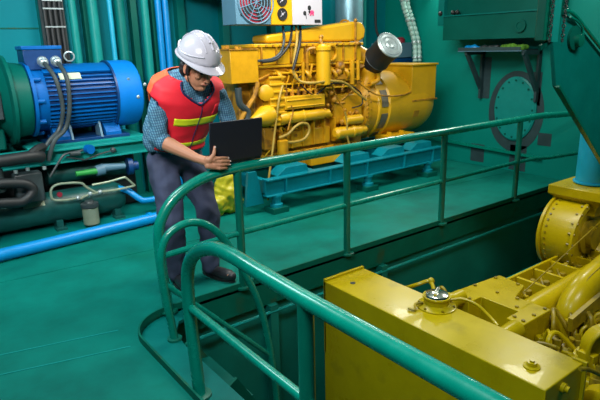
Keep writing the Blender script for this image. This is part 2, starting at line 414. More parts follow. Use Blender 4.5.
b = MB(); b.lathe((-.04, AY, AZ), (1, 0, 0), [(0, .36), (.03, .36), (.04, .31), (.14, .31)], 40)
for k in range(10):
    a = 2*PI*k/10; b.cyl((-.02, AY+.335*math.cos(a), AZ+.335*math.sin(a)), (.05, AY+.335*math.cos(a), AZ+.335*math.sin(a)), .022, .022, 8)
b.put('end_bell', BLUE, g)
for (x, z) in ((.88, 1.42), (.95, 1.24), (1.04, 1.36)):
    b = MB(); yy = AY-math.sqrt(.342**2-(z-AZ)**2); b.ball((x, yy, z), (.018, .008, .018)); b.put('plug', STEEL if x > .9 else GREY, g)
b = MB(); b.prism([(.0, 1.545), (.28, 1.545), (.30, 1.62), (.30, 1.73), (-.04, 1.73), (-.04, 1.62)], 'Y', 2.86, 3.12); b.put('terminal_box', BLUED, g, bevel=.006)
b = MB(); b.box((-.05, 2.85, 1.73), (.31, 3.13, 1.765)); b.put('terminal_lid', BLUE, g, bevel=.006)
b = MB(); q = math.radians(-155+180)
b.obox((.33, 2.775, 1.475), (.20, .012, .075), Matrix.Rotation(math.radians(-42), 3, 'X')); b.put('nameplate', CREAM, g)['label'] = 'cream nameplate'
for x0 in (.12, .62):
    for y0, y1 in ((2.80, 2.95), (3.1, 3.25)):
        b = MB(); b.prism([(y0, .835), (y1, .835), (y1, 1.05), ((y0+y1)/2+(.06 if y0 < 3 else -.06), 1.05), (y0, .90)], 'X', x0, x0+.16); b.put('foot', BLUE, g, bevel=.004)
for x in (.27, .56):
    b = MB(); b.prism([(2.77, .86), (2.95, .86), (2.95, 1.08), (2.86, 1.08)], 'X', x, x+.02); b.put('rib', GREY, g)
b = MB(); b.box((.04, 2.78, .835), (.86, 3.28, .865)); b.put('foot_rail', BLUED, g, bevel=.003)
for k, (x, pts) in enumerate([(0, [(.12, 2.86, 1.62), (.13, 2.76, 1.58), (.17, 2.66, 1.45), (.19, 2.64, 1.2), (.14, 2.66, 1.0), (.02, 2.60, .90), (-.1, 2.60, .75)]), (1, [(.24, 2.86, 1.62), (.25, 2.77, 1.58), (.27, 2.66, 1.45), (.25, 2.63, 1.2), (.19, 2.64, 1.0), (.06, 2.58, .90), (-.02, 2.58, .72)])]):
    c = thing('power_cable', (pts[-1]), 'grey power cable from the terminal box, %s' % ('nearer the left edge' if k == 0 else 'nearer the nameplate'), 'cable', 'motor power cables')
    b = MB(); b.tube(smooth_path(pts, 5), .021, 10); b.put('sheath', DGREY, c)
    b = MB(); b.lathe(pts[0], (0, -1, -.35), [(-.01, .05), (.02, .05), (.03, .042), (.06, .040), (.07, .028)], 14); b.put('gland', STEEL, c)
b = MB(); b.torus((.37, 2.86, 1.66), (.35, 1, .1), .045, .008, 20, 6); tag(b.put('lifting_ring', STEEL), 'small steel ring hanging beside the motor terminal box', 'ring')

g = thing('air_compressor', (-.6, 3.05, .81), 'green compressor casing and flange at the left edge of the picture', 'compressor')
b = MB(); b.lathe((-.24, AY, AZ), (1, 0, 0), [(0, .38), (.015, .42), (.045, .42), (.05, .36), (.19, .34)], 48); b.put('coupling_flange', TEALD, g)
b = MB(); b.lathe((-.75, AY, AZ), (1, 0, 0), [(0, .24), (.42, .24), (.53, .38)], 32); b.put('coupling_housing', TEALD, g)
b = MB(); b.box((-.50, 2.72, 1.12), (-.30, 2.84, 1.38)); b.put('coupling_guard', DGREY, g, bevel=.01)
b = MB(); b.box((-1.35, 2.8, .82), (-.75, 3.35, 1.62)); b.put('air_end', VESSEL, g, bevel=.05)
b = MB(); b.box((-.9, 2.85, .82), (-.3, 3.2, 1.02)); b.put('pedestal', TEALD, g, bevel=.02)

g = thing('oil_pump_assembly', (-.5, 2.45, .045), 'black pump bodies and thick black hoses in the lower left machinery', 'pump')
b = MB(); b.tube(smooth_path([(-1.0, 2.4, .82), (-.5, 2.42, .80), (-.18, 2.46, .80), (-.09, 2.5, .78)], 5), .055, 14); b.tube(smooth_path([(-.2, 2.45, .81), (-.12, 2.5, .85), (-.05, 2.56, .86)], 4), .04, 10); b.put('upper_hose', BLK, g)
b = MB(); b.tube(smooth_path([(-1.0, 2.36, .50), (-.5, 2.38, .44), (-.32, 2.4, .42), (-.22, 2.42, .50), (-.3, 2.42, .58), (-.6, 2.42, .62)], 5), .045, 14); b.put('lower_hose', BLK, g)
b = MB(); b.lathe((-.95, 2.42, .6), (1, 0, 0), [(0, .12), (.35, .12), (.38, .09), (.45, .09)], 24)
b.lathe((-.50, 2.5, .52), (0, 0, 1), [(0, .08), (.2, .08), (.22, .05), (.26, .05)], 20); b.put('pump_body', DGREY, g)
b = MB(); b.box((-.9, 2.36, .045), (-.6, 2.56, .5)); b.put('pedestal', DGREY, g, bevel=.01)
b = MB(); b.box((-.34, 2.52, .36), (-.10, 2.66, .64)); b.cyl((-.22, 2.48, .5), (-.22, 2.52, .5), .05); b.put('gearbox', DGREY, g, bevel=.015)
b = MB()
for p in ((-.32, 2.50, .66), (-.22, 2.5, .67), (-.08, 2.5, .66)): b.bolt(p, (0, 0, 1), .018, .03)
b.each('cap_nut', STEEL, g)
b = MB(); b.lathe((.02, 2.52, .40), (0, -1, 0), [(0, .025), (.02, .025)], 12); b.put('valve_wheel', REDM, g)

g = thing('pressure_vessel', (.0, 2.75, .045), 'dark green horizontal oil vessel lying low on the compressor base', 'tank')
b = MB(); b.lathe((-1.2, 2.72, .235), (1, 0, 0), [(0, .05), (.02, .11), (.07, .15), (.12, .155), (1.75, .155), (1.82, .15), (1.88, .11), (1.9, .05)], 32); b.put('shell', VESSEL, g)
b = MB(); yy = 2.72-.155*math.cos(.6)-.003; b.obox((-.20, yy+.004, .235+.155*math.sin(.6)), (.19, .010, .05), Matrix.Rotation(-.6, 3, 'X')); b.put('nameplate', COPPER, g)
for x in (-.05, .52):
    b = MB(); b.box((x, 2.50, .045), (x+.10, 2.62, .065)); b.box((x+.02, 2.56, .045), (x+.08, 2.70, .13)); b.put('saddle', VESSEL, g)
g = thing('filter_bowl', (.27, 2.47, .06), 'pale green filter bowl hanging from the copper pipes beside the vessel', 'filter')
b = MB(); b.lathe((.27, 2.47, .06), (0, 0, 1), [(0, .055), (.01, .075), (.17, .075), (.18, .06)], 24); b.put('bowl', COPPER, g)
b = MB(); b.lathe((.27, 2.47, .24), (0, 0, 1), [(0, .083), (.035, .083), (.04, .05), (.06, .04)], 24); b.put('head', DGREY, g)
g = thing('copper_pipework', (.3, 2.5, .30), 'pale looped copper pipes above the green vessel', 'pipes')
P = lambda x, y, Y_=2.50: at(x, y, 'Y', Y_)
b = MB(); b.tube(smooth_path([P(78, 198), P(66, 200), P(54, 200), P(51, 195), P(52, 188), P(60, 184), P(80, 183), P(86, 187), P(95, 192)], 5), .012, 8); b.put('left_loop', COPPER, g)
b = MB(); b.tube(smooth_path([P(80, 199), P(88, 195), P(100, 192), P(115, 190), P(133, 186), P(133, 184), P(126, 178), P(122, 178), P(108, 182), P(92, 185)], 5), .012, 8); b.put('right_loop', COPPER, g)
b = MB()
for q in ((78, 198), (90, 194), (100, 192)): b.ball(P(*q), .024)
b.each('fitting', STEEL, g)
g = thing('valve_assembly', (.55, 2.6, .5), 'valve with blue knob, grey body and green cap below the motor beam', 'valve')
b = MB(); b.cyl(P(101, 168, 2.66), P(125, 166, 2.66), .045, .028, 14); b.cyl(P(96, 171, 2.66), P(104, 169, 2.66), .055, .055, 14); b.put('valve_body', GREY, g)
b = MB(); b.cyl(P(76, 174, 2.64), P(97, 171, 2.64), .028, .032, 14); b.put('green_cap', GRNM, g)
b = MB(); b.lathe(P(130, 166, 2.7), (1, -.1, 0), [(-.03, .09), (.02, .09), (.03, .05), (.08, .05)], 20); b.put('blue_flange', BLUED, g)
b = MB(); b.lathe(P(88, 149, 2.58), (.3, -1, 0), [(-.02, .02), (-.01, .045), (.05, .045)], 12); b.put('blue_knob', BLUE, g)
b = MB(); b.tube(smooth_path([P(50, 177, 2.6), P(60, 160, 2.6), P(66, 154, 2.6), P(80, 151, 2.6), P(86, 149, 2.6)], 4), .011, 8); b.cyl(P(70, 154, 2.6), P(80, 153, 2.6), .025); b.tube([P(66, 157, 2.62), P(85, 160, 2.62), P(100, 154, 2.62), P(114, 150, 2.62)], .009, 8); b.ball(P(113, 150, 2.62), .03); b.put('thin_pipe', DGREY, g)
g = thing('shade_block', (.2, 3.2, .045), 'black block standing in for the shade beneath the motor frame', 'shade block')
b = MB(); b.box((-1.2, 2.98, .045), (.95, 3.22, .65)); b.put('casing', BLK, g, bevel=.02)  # black block painted in where the space under the beam lies in shade
b = MB(); b.lathe((.0, 2.88, .52), (1, 0, 0), [(0, .10), (.8, .10)], 20); b.put('oil_cooler', VESSEL, g)
# blue pipes
g = thing('floor_pipe', (-.5, 2.2, 0), 'long bright blue pipe lying along the floor at left', 'pipe')
b = MB(); b.tube([(-2.6, 1.94, .06), (-.61, 2.12, .06), (.86, 2.25, .06)], .055, 18); b.put('pipe_run', PIPEB, g)
b = MB(); b.lathe((.78, 2.265, .06), (1, .07, 0), [(-.02, .062), (.02, .062)], 18); b.put('coupling', PIPEB, g)
for x in (.72, -1.8):
    b = MB(); b.box((x, 2.20+.07*(x-.7), 0), (x+.06, 2.34+.07*(x-.7), .006)); b.put('clamp_foot', DGREY, g)
b = MB(); b.tube(smooth_path([(.62, 2.66, .33), (.70, 2.56, .30), (.78, 2.50, .22), (.86, 2.48, .19), (1.20, 2.50, .19)], 5), .032, 14); b.cyl((1.2, 2.5, .045), (1.2, 2.5, .19), .03)
tag(b.put('elbow_pipe', PIPEB), 'short bent blue pipe beside the trouser leg', 'pipe')
# wall pipes
def wpipe(x, r, M, label, y=3.44, group='vertical pipes on the back wall'):
    g = thing('wall_pipe', (x, y, 0), label, 'pipe', group)
    b = MB(); b.tube([(x, y, 0), (x, y, 3.6)], r, 16); b.put('pipe_run', M, g)
    b = MB(); b.box((x-.02, y, 2.6), (x+.02, 3.6, 2.63)); b.put('bracket', TEALD, g)
wpipe(.62, .042, TEALL, 'light teal vertical pipe nearest the black cable tray')
wpipe(.83, .055, TEALL, 'thick light teal vertical pipe above the motor nameplate')
wpipe(1.02, .028, PIPEL, 'thin pale blue vertical pipe between the teal pipes')
wpipe(1.13, .055, TEALP, 'dark teal vertical pipe right of the thin pale blue one')
wpipe(1.42, .046, TEALL, 'light teal vertical pipe left of the two bright blue pipes')
wpipe(1.585, .038, PIPEB, 'left one of two bright blue vertical pipes behind the helmet')
wpipe(1.675, .038, PIPEB, 'right one of two bright blue vertical pipes behind the helmet')
g = thing('cable_tray', (.42, 3.42, 1.6), 'vertical tray of black cables with white straps rising behind the motor', 'cable tray')
b = MB(); b.box((.30, 3.46, 1.2), (.54, 3.5, 3.5)); b.put('tray', DGREY, g)
for k in range(4):
    b = MB(); b.tube([(.34+k*.052, 3.43, 1.2), (.34+k*.052, 3.43, 3.5)], .022, 8); b.put('cable', BLK, g)
for z in (1.95, 2.13, 2.21, 2.6):
    b = MB(); b.box((.32, 3.40, z), (.52, 3.405, z+.014)); b.put('strap', STEEL, g)

# ================================================================ GENERATOR SET
g = thing('generator_skid', (3.2, 2.3, 0), 'blue-teal steel skid under the yellow generator engine', 'frame')
for y, M in ((1.76, SKID), (2.92, SKID)):
    b = MB(); b.box((1.86, y-.05, .355), (4.70, y+.05, .372)); b.box((1.86, y-.008, .20), (4.70, y+.008, .36)); b.box((1.86, y-.05, .185), (4.70, y+.05, .20))
    b.put('side_beam', M, g, bevel=.002)
b = MB()
for x in (2.1, 2.72, 3.3, 3.95, 4.5):
    b.box((x, 1.71, .20), (x+.014, 1.752, .355))
b.each('web_stiffener', SKID, g)
for x in (1.88, 2.55, 3.35, 3.95, 4.6):
    b = MB(); b.box((x, 1.8, .21), (x+.07, 2.88, .35)); b.put('cross_beam', SKID, g, bevel=.002)
for x0 in (2.05, 3.0, 3.62, 4.15):
    b = MB(); b.prism([(x0, .372), (x0+.42, .372), (x0+.40, .45), (x0+.12, .45)], 'Y', 1.80, 1.98); b.put('mount_bracket', SKID, g, bevel=.003)
for x in (2.0, 3.35, 4.45):
    for y in (1.76, 2.92):
        b = MB(); b.lathe((x, y, .06), (0, 0, 1), [(0, .07), (.03, .07), (.04, .05), (.10, .05), (.11, .065), (.13, .065)], 16); p = b.put('mount_foot', SKID, g)
        b = MB(); b.box((x-.10, y-.09, 0), (x+.10, y+.09, .06)); b.put('mount_pad', TEALD, p, bevel=.004)
b = MB(); b.prism([(1.66, .1), (1.88, .1), (1.80, .46), (1.70, .46)], 'Y', 1.82, 1.86); b.put('end_gusset', SKID, g)

G = thing('generator_engine', (2.9, 2.4, .372), 'yellow diesel generator engine covered in pipes, on its blue skid', 'engine')
E = lambda x, y, Y_=2.0: at(x, y, 'Y', Y_)
b = MB(); b.box((2.0, 2.12, .50), (3.58, 2.75, 1.32)); b.put('engine_block', YELD, G, bevel=.01)  # darker yellow on the block stands for shade between the engine parts
b = MB(); b.box((2.55, 2.10, .372), (3.3, 2.7, .55)); b.box((2.05, 2.06, .52), (3.45, 2.76, .555)); b.put('oil_pan', YEL, G, bevel=.012)
b = MB(); b.prism([(2.66, .36), (3.18, .36), (3.18, .50), (2.66, .50)], 'Y', 1.98, 2.12); b.put('drain_sump', YELL, G, bevel=.01)
b = MB(); b.box((1.99, 2.08, 1.32), (3.52, 2.72, 1.50)); b.put('cylinder_head', YEL, G, bevel=.01)
b = MB(); b.box((2.0, 2.05, 1.52), (3.50, 2.70, 1.70)); b.box((1.98, 2.03, 1.70), (3.52, 2.72, 1.735)); b.box((1.98, 2.03, 1.49), (3.52, 2.72, 1.515)); b.put('rocker_cover', YELL, G, bevel=.006)
b = MB()
for k in range(17): b.cyl((2.03+k*.0895, 2.045, 1.715), (2.03+k*.0895, 2.015, 1.715), .013, .013, 6)
for k in range(8): b.box((2.06+k*.19, 2.025, 1.53), (2.075+k*.19, 2.055, 1.70))
b.each('cover_bolt', YELD, G)
b = MB(); b.prism([(2.16, 1.745), (3.50, 1.745), (3.58, 1.78), (3.60, 1.88), (3.54, 1.96), (3.42, 1.97), (2.72, 1.885), (2.24, 1.83), (2.16, 1.82)], 'Y', 2.07, 2.36); b.put('intake_plenum', YELL, G, bevel=.025, seg=3)
b = MB(); b.torus((3.40, 2.22, 1.86), (1, 0, .1), .13, .012, 20, 6); b.cyl((3.41, 2.05, 1.74), (3.41, 2.05, 1.98), .012, .012, 8); b.ball((3.41, 2.05, 1.98), .022); b.ball((3.42, 2.03, 1.72), .03); b.put('clamp', YELD, G)
# left front box
b = MB(); b.box((1.67, 2.0, 1.35), (2.0, 2.26, 1.68)); b.put('front_casing', YEL, G, bevel=.006)
b = MB(); b.box((1.66, 1.99, 1.68), (2.0, 2.27, 1.695))
for k in range(7): b.bolt((1.70+random.random()*.2, 2.03+k*.035, 1.69), (0, 0, 1), .02, .02+.02*random.random())
b.put('casing_lid', YELD, G)
# front end below
b = MB(); b.box((1.86, 2.2, .55), (2.05, 2.65, 1.34)); b.put('timing_case', YELD, G, bevel=.02)
b = MB(); b.lathe(E(266, 93, 2.0), (-.5, -1, 0), [(-.1, .05), (-.03, .085), (.0, .085), (.015, .06)], 20); b.put('pulley', YELL, G)
b = MB(); b.lathe(E(262, 117, 2.0), (-1, -.3, -.1), [(-.12, .11), (-.02, .11), (.10, .055), (.17, .032)], 20); b.put('water_pump', YELL, G)
b = MB(); b.tube(smooth_path([E(258, 82), E(255, 95), E(249, 105), E(242, 118), E(236, 135)], 4), .025, 8); b.put('coolant_pipe', YELD, G)
b = MB(); b.tube(smooth_path([E(238, 88), E(240, 104), E(248, 112), E(246, 125)], 4), .035, 10); b.put('lower_coolant_hose', DGREY, G)
b = MB(); lo = E(268, 126, 2.05); hi = E(280, 62, 2.05); b.box((lo.x, 1.98, lo.z), (hi.x, 2.14, 1.36))
for k in range(7): b.box((lo.x-.01, 1.965, lo.z+.05+k*.075), (hi.x+.01, 2.0, lo.z+.075+k*.075))
b.put('gear_housing', YELL, G, bevel=.006)
b = MB(); b.box((2.05, 2.02, .62), (2.20, 2.15, .86)); b.put('mount_lug', YELD, G, bevel=.01)
# fuel pump
b = MB(); b.box((2.30, 1.96, 1.04), (2.86, 2.12, 1.18)); b.box((2.32, 1.95, 1.06), (2.84, 1.965, 1.075)); b.box((2.32, 1.95, 1.13), (2.80, 1.965, 1.145)); b.put('fuel_pump', YELL, G, bevel=.008)
b = MB(); b.lathe((2.24, 2.0, .95), (1, 0, 0), [(0, .05), (.03, .066), (.30, .066), (.305, .072), (.33, .072), (.335, .062), (.60, .062), (.63, .045), (.70, .045)], 20); b.put('pump_barrel', YELL, G)
for k in range(6):
    b = MB(); x = 2.36+k*.085; b.lathe((x, 2.03, 1.18), (0, 0, 1), [(0, .024), (.03, .024), (.035, .03), (.05, .03), (.055, .016), (.09, .016)], 10); p = b.put('injector', YELD, G)
    b = MB(); b.tube(smooth_path([(x, 2.03, 1.26), (x+.01, 2.02, 1.32), (x+.04, 2.04, 1.42), (2.15+k*.22, 2.07, 1.47)], 5), .007, 6); b.put('injector_line', YEL, p)
# oil filter canister
b = MB(); b.lathe((2.82, 1.94, 1.27), (0, 0, 1), [(0, .05), (.015, .08), (.38, .08), (.385, .092), (.42, .092), (.43, .06), (.45, .05)], 24); b.put('filter_canister', YELL, G)
b = MB(); b.tube(smooth_path([E(315, 48, 1.95), E(308, 50, 1.98), E(307, 62, 2.0), E(308, 82, 2.02)], 4), .018, 8)
b.tube(smooth_path([(2.82, 1.94, 1.70), (2.80, 1.96, 1.76), (2.84, 1.98, 1.80)], 4), .018, 8); b.ball(E(321, 37, 1.97), .028); b.box((2.72, 1.97, 1.62), (2.92, 2.1, 1.69)); b.put('filter_head', YELD, G)
b = MB(); b.torus(E(331, 53, 2.0), (0, 1, .1), .085, .016, 24, 8); b.lathe(E(331, 53, 2.04), (0, -1, 0), [(-.02, .07), (.02, .07)], 20); b.put('round_cover', YEL, G)
for a_, b_, r_ in (((303, 62), (303, 82), .02), ((312, 64), (309, 83), .014), ((352, 60), (352, 84), .030), ((358, 60), (358, 80), .022), ((330, 66), (330, 84), .02), ((341, 64), (346, 80), .018)):
    b = MB(); b.cyl(E(*a_, 2.02), E(*b_, 2.02), r_, r_, 10); b.put('riser_pipe', YEL, G)
b = MB(); b.box(E(332, 80, 2.0)[:], (E(350, 74, 2.0).x, 2.1, E(350, 74, 2.0).z)); b.ball(E(340, 66, 2.02), .06); b.ball(E(338, 72, 2.02), .05); b.put('thermostat_housing', YELD, G)
# side cover plate, starter
lo = E(335, 125, 2.04); hi = E(363, 92, 2.04)
b = MB(); b.box((lo.x, 2.04, lo.z), (hi.x, 2.13, hi.z)); b.put('side_cover', YEL, G, bevel=.03, seg=3)
lo = E(281, 150, 2.05); hi = E(330, 126, 2.05)
b = MB(); b.box((lo.x, 2.05, lo.z), (hi.x, 2.13, hi.z)); b.put('crankcase_door', YEL, G, bevel=.01)
for z_ in (1.225, 1.30, 1.42):
    b = MB(); b.box((2.2, 2.02, z_), (3.4, 2.1, z_+.018)); b.put('flange_strip', YELL, G, bevel=.003)
for k in range(6):
    b = MB(); x = 2.26+k*.19; b.tube(smooth_path([(x, 2.1, 1.46), (x, 2.0, 1.42), (x+.03, 1.99, 1.36), (x+.03, 2.08, 1.30)], 4), .022, 10); b.put('port_elbow', YEL, G)
b = MB(); b.lathe((3.02, 1.99, .70), (1, 0, 0), [(0, .04), (.03, .07), (.26, .07), (.27, .078), (.30, .078), (.31, .066), (.40, .066), (.42, .05), (.50, .045)], 24); b.put('starter_motor', YELL, G)
b = MB(); b.lathe((3.16, 1.97, .84), (1, 0, 0), [(0, .03), (.02, .055), (.26, .055), (.28, .04)], 20); b.put('starter_solenoid', YELL, G)
b = MB()
for q in ((345, 110), (350, 113), (357, 112), (342, 122), (349, 121), (362, 120), (334, 100), (328, 105), (331, 93), (325, 110)): b.ball(E(*q, 2.0), .020+.014*random.random(), seg=8)
for k in range(14): b.bolt((3.58, 2.0, 1.25-.05*k), (0, -1, 0), .01, .012)
for k in range(14): b.bolt((2.12+.095*k, 2.055, .54), (0, -1, 0), .011, .012)
b.each('fitting', YELD, G)
b = MB(); b.lathe(E(283, 155, 1.96), (0, 0, 1), [(0, .05), (.01, .062), (.16, .062), (.17, .04)], 16); b.put('oil_strainer', YEL, G)
# hoses on the block
def hose(name, pts, r, M, Y_=1.94, parent=G):
    b = MB(); b.tube(smooth_path([at(p[0], p[1], 'Y', p[2] if len(p) > 2 else Y_) for p in pts], 6), r, 10); return b.put(name, M, parent)
hose('tan_hose', [(279, 138), (288, 134), (295, 127), (302, 123), (308, 125), (309, 132), (304, 139), (294, 142), (281, 142)], .016, HOSEY, 1.96)
hose('drain_line', [(283, 84, 1.98), (279, 100), (275, 130), (272, 155, 1.9), (268, 185, 1.86), (268, 200, 1.86)], .012, HOSEY)
hose('oil_line', [(345, 112), (347, 122), (347, 135), (350, 146)], .012, HOSEY)
hose('fuel_line', [(330, 80), (336, 95), (343, 108)], .009, YELD, 1.98)
hose('fuel_line', [(291, 105), (293, 112), (290, 122), (288, 130)], .009, YELD, 1.90)
hose('fuel_line', [(300, 84), (313, 95), (322, 90), (330, 84), (346, 84), (360, 92), (362, 104), (352, 108)], .008, BLK, 1.97)
for k in range(46):     # small lines, bosses and brackets over the block side; black lines imitate shaded gaps
    x = 2.1+random.random()*1.4; z = .6+random.random()*.9
    b = MB()
    if k % 2: b.tube(smooth_path([(x, 2.12, z), (x+.02, 2.04, z+.02), (x+random.uniform(-.2, .2), 2.04, z+random.uniform(-.15, .15)), (x+random.uniform(-.25, .25), 2.12, z+random.uniform(-.2, .2))], 5), .008+.006*random.random(), 7)
    else: b.lathe((x, 2.14, z), (0, -1, 0), [(0, .045), (.05, .045), (.055, .02), (.08+.03*random.random(), .02)], 12)
    b.put('boss' if k % 2 == 0 else 'small_line', random.choice([YEL, YELL, YELD, YELD, BLK if k % 2 else YELD]), G)
# right end: elbow to the air filter
b = MB(); b.tube(smooth_path([(3.50, 2.3, 1.60), (3.62, 2.26, 1.60), (3.74, 2.2, 1.50), (3.76, 2.18, 1.36), (3.72, 2.2, 1.2)], 5), [.11]*8+[.12]*8+[.11]*5, 20); b.put('turbo_housing', YEL, G)
a0 = at(366, 68, 'Y', 2.12); a1 = at(390, 45, 'Y', 1.82); ax = (a1-a0).normalized(); Ln = (a1-a0).length
ax = (RT*.60+UP*.50-FW*1.25).normalized()
o_ = a1-ax*.60
f = thing('air_filter', o_, 'black cylindrical air filter with round silver lid above the generator', 'filter')
b = MB(); b.lathe(o_, ax, [(0, .11), (.02, .150), (.30, .155), (.31, .162), (.32, .162), (.33, .157), (.58, .160), (.59, .166)], 32); b.put('canister', BLK, f)
b = MB(); b.lathe(o_+ax*.59, ax, [(0, .170), (.015, .170), (.02, .164), (.012, .150), (.022, .138), (.014, .115), (.026, .085), (.018, .06), (.03, .045), (.03, .02), (.036, .01)], 36); b.put('lid', STEEL, f)
b = MB(); b.torus(o_+ax*.31, ax, .163, .005, 28, 6); b.put('band_clamp', DGREY, f)
b = MB(); b.tube(smooth_path([(3.62, 2.2, 1.5), o_-ax*.08, o_+ax*.02], 5), .085, 16); b.put('air_duct', YELD, G)
b = MB(); b.tube(smooth_path([E(378, 73, 2.05), E(378, 80, 2.05), E(370, 84, 2.05)], 5), .03, 10); b.put('small_elbow', YEL, G)
# flywheel housing
CY, CZ = 2.44, .93
b = MB(); b.lathe((3.55, CY, CZ), (1, 0, 0), [(0, .40), (.03, .44), (.08, .44), (.10, .42), (.22, .42)], 48); b.put('flywheel_housing', YEL, G)
b = MB()
for k in range(30):
    a = 2*PI*k/30; b.cyl((3.57, CY+.425*math.cos(a), CZ+.425*math.sin(a)), (3.65, CY+.425*math.cos(a), CZ+.425*math.sin(a)), .014, .014, 6)
b.each('housing_bolt', YELD, G)

g = thing('alternator', (4.3, 2.44, .372), 'smooth yellow round alternator at the right end of the engine', 'generator')
b = MB(); b.lathe((3.77, CY, CZ), (1, 0, 0), [(0, .41), (.02, .435), (.05, .435), (.06, .41), (.08, .41), (.20, .41), (.22, .435), (.25, .435), (.27, .43), (.90, .43), (1.02, .42), (1.12, .38), (1.19, .28), (1.20, .1)], 56); b.put('casing', YELL, g)
for a0_ in (20, 62, 104, 146, 188, 230):
    b = MB(); t0 = math.radians(a0_+45); rs = []
    for x in (3.855, 3.965): rs.append([V((x, CY+r_*math.cos(t), CZ+r_*math.sin(t))) for r_, ts in ((.418, [t0+math.radians(30)*k/6 for k in range(7)]), (.405, [t0+math.radians(30)*(6-k)/6 for k in range(7)])) for t in ts])
    b.rings(rs); b.put('vent_grille', MESHG, g)
for x in (4.02, 4.25):
    b = MB(); b.prism([(2.02, .60), (2.10, .60), (2.10, .45), (2.0, .45)], 'X', x, x+.015); b.put('foot_rib', YELL, g)
b = MB(); b.box((3.95, 2.0, .45), (4.45, 2.25, .56)); b.box((3.95, 2.65, .45), (4.45, 2.85, .56)); b.each('foot', YELL, g, bevel=.006)
b = MB(); b.prism([(3.97, .62), (4.38, .62), (4.38, .64), (3.97, .64)], 'Y', 2.4, 2.41)
b = MB(); b.obox((4.50, CY-.405, .80), (.10, .012, .09), Matrix.Rotation(.32, 3, 'X')); b.put('nameplate', YELD, g)
b = MB(); b.prism([(2.03, .98), (2.03, 1.43), (2.74, 1.43), (2.74, 1.10)], 'X', 4.40, 4.88); b.put('control_box', YELL, g, bevel=.006)
b = MB(); b.box((4.385, 2.01, 1.425), (4.90, 2.76, 1.445)); b.put('box_lid', YELL, g, bevel=.003)
b = MB(); b.box((4.39, 2.005, .965), (4.89, 2.03, .985)); b.put('box_flange', YELD, g)
hose('wiring_conduit', [(358, 82, 1.98), (375, 94, 1.97), (392, 96, 1.97), (403, 95, 2.0), (411, 92, 2.04)], .010, YELD, parent=g)

# ---- instrument cabinet above the engine
g = thing('instrument_cabinet', (2.3, 2.12, 1.92), 'grey and white instrument cabinet with fan and gauges above the engine', 'cabinet')
z0, z1 = 1.925, 2.48
b = MB(); b.box((1.78, 2.03, z0), (2.20, 2.30, z1)); b.put('fan_housing', GREY, g, bevel=.006)
b = MB(); b.box((2.20, 2.02, z0), (2.47, 2.30, z1)); b.put('gauge_panel', YELL, g, bevel=.004)
b = MB(); b.box((2.47, 2.02, z0), (2.88, 2.30, z1)); b.put('white_panel', WHITE, g, bevel=.004)
b = MB(); b.lathe((2.02, 2.028, 2.14), (0, -1, 0), [(-.002, .20), (.002, .20)], 36); b.put('fan_opening', REDM, g)
b = MB()
for R in (.205, .17, .135, .10, .065): b.torus((2.02, 2.02, 2.14), (0, 1, 0), R, .005 if R < .2 else .009, 36, 6)
for k in range(4):
    a = PI/4*k+.3; d = V((math.cos(a), 0, math.sin(a)))*.21; c = V((2.02, 2.018, 2.14)); b.cyl(c-d, c+d, .004, .004, 6)
b.put('fan_guard', GREY, g)
b = MB()
for k in range(5):
    a = 2*PI*k/5; d = V((math.cos(a), 0, math.sin(a))); b.beam(V((2.02, 2.023, 2.14))+d*.04, V((2.02, 2.023, 2.14))+d*.18, .006, .07, V((0, 1, 0)).cross(d))
b.each('fan_blade', BLK, g)
for z in (2.03, 2.17):
    b = MB(); b.lathe((2.335, 2.02, z), (0, -1, 0), [(0, .062), (.012, .062), (.012, .05), (.008, .048)], 24); p = b.put('gauge', BLK, g)
    b = MB(); b.lathe((2.335, 2.012, z), (0, -1, 0), [(0, .012), (.004, .012)], 10)
    for a in (.6, 2.2, 3.9): b.beam((2.335, 2.008, z), (2.335+.04*math.cos(a), 2.008, z+.04*math.sin(a)), .003, .006, (0, 1, 0))
    b.put('needle', WHITE, p)
b = MB(); b.ball((1.84, 2.026, 2.02), (.012, .006, .012)); b.put('screw', BLK, g)
b = MB()
for (x, z, r_) in ((2.70, 2.10, .024), (2.635, 2.045, .022), (2.70, 2.06, .014)): b.ball((x, 2.018, z), (r_, .004, r_*1.1))
b.beam((2.65, 2.018, 2.03), (2.655, 2.018, 1.985), .003, .007, (0, 1, 0)); b.beam((2.68, 2.018, 2.03), (2.72, 2.018, 2.07), .003, .007, (0, 1, 0)); b.put('emblem', BLK, g)['label'] = 'black and pink emblem'
b = MB(); b.ball((2.735, 2.018, 2.055), (.030, .004, .022)); b.ball((2.715, 2.017, 2.03), (.012, .004, .012)); b.ball((2.75, 2.017, 2.03), (.010, .004, .012)); b.put('emblem_accent', PINK, g)
b = MB(); b.box((2.77, 2.014, 1.95), (2.85, 2.022, 1.98)); b.put('label_plate', BLK, g)
b = MB(); b.box((1.75, 2.30, 2.35), (2.85, 3.5, 2.42)); b.put('wall_bracket', TEALD, g)
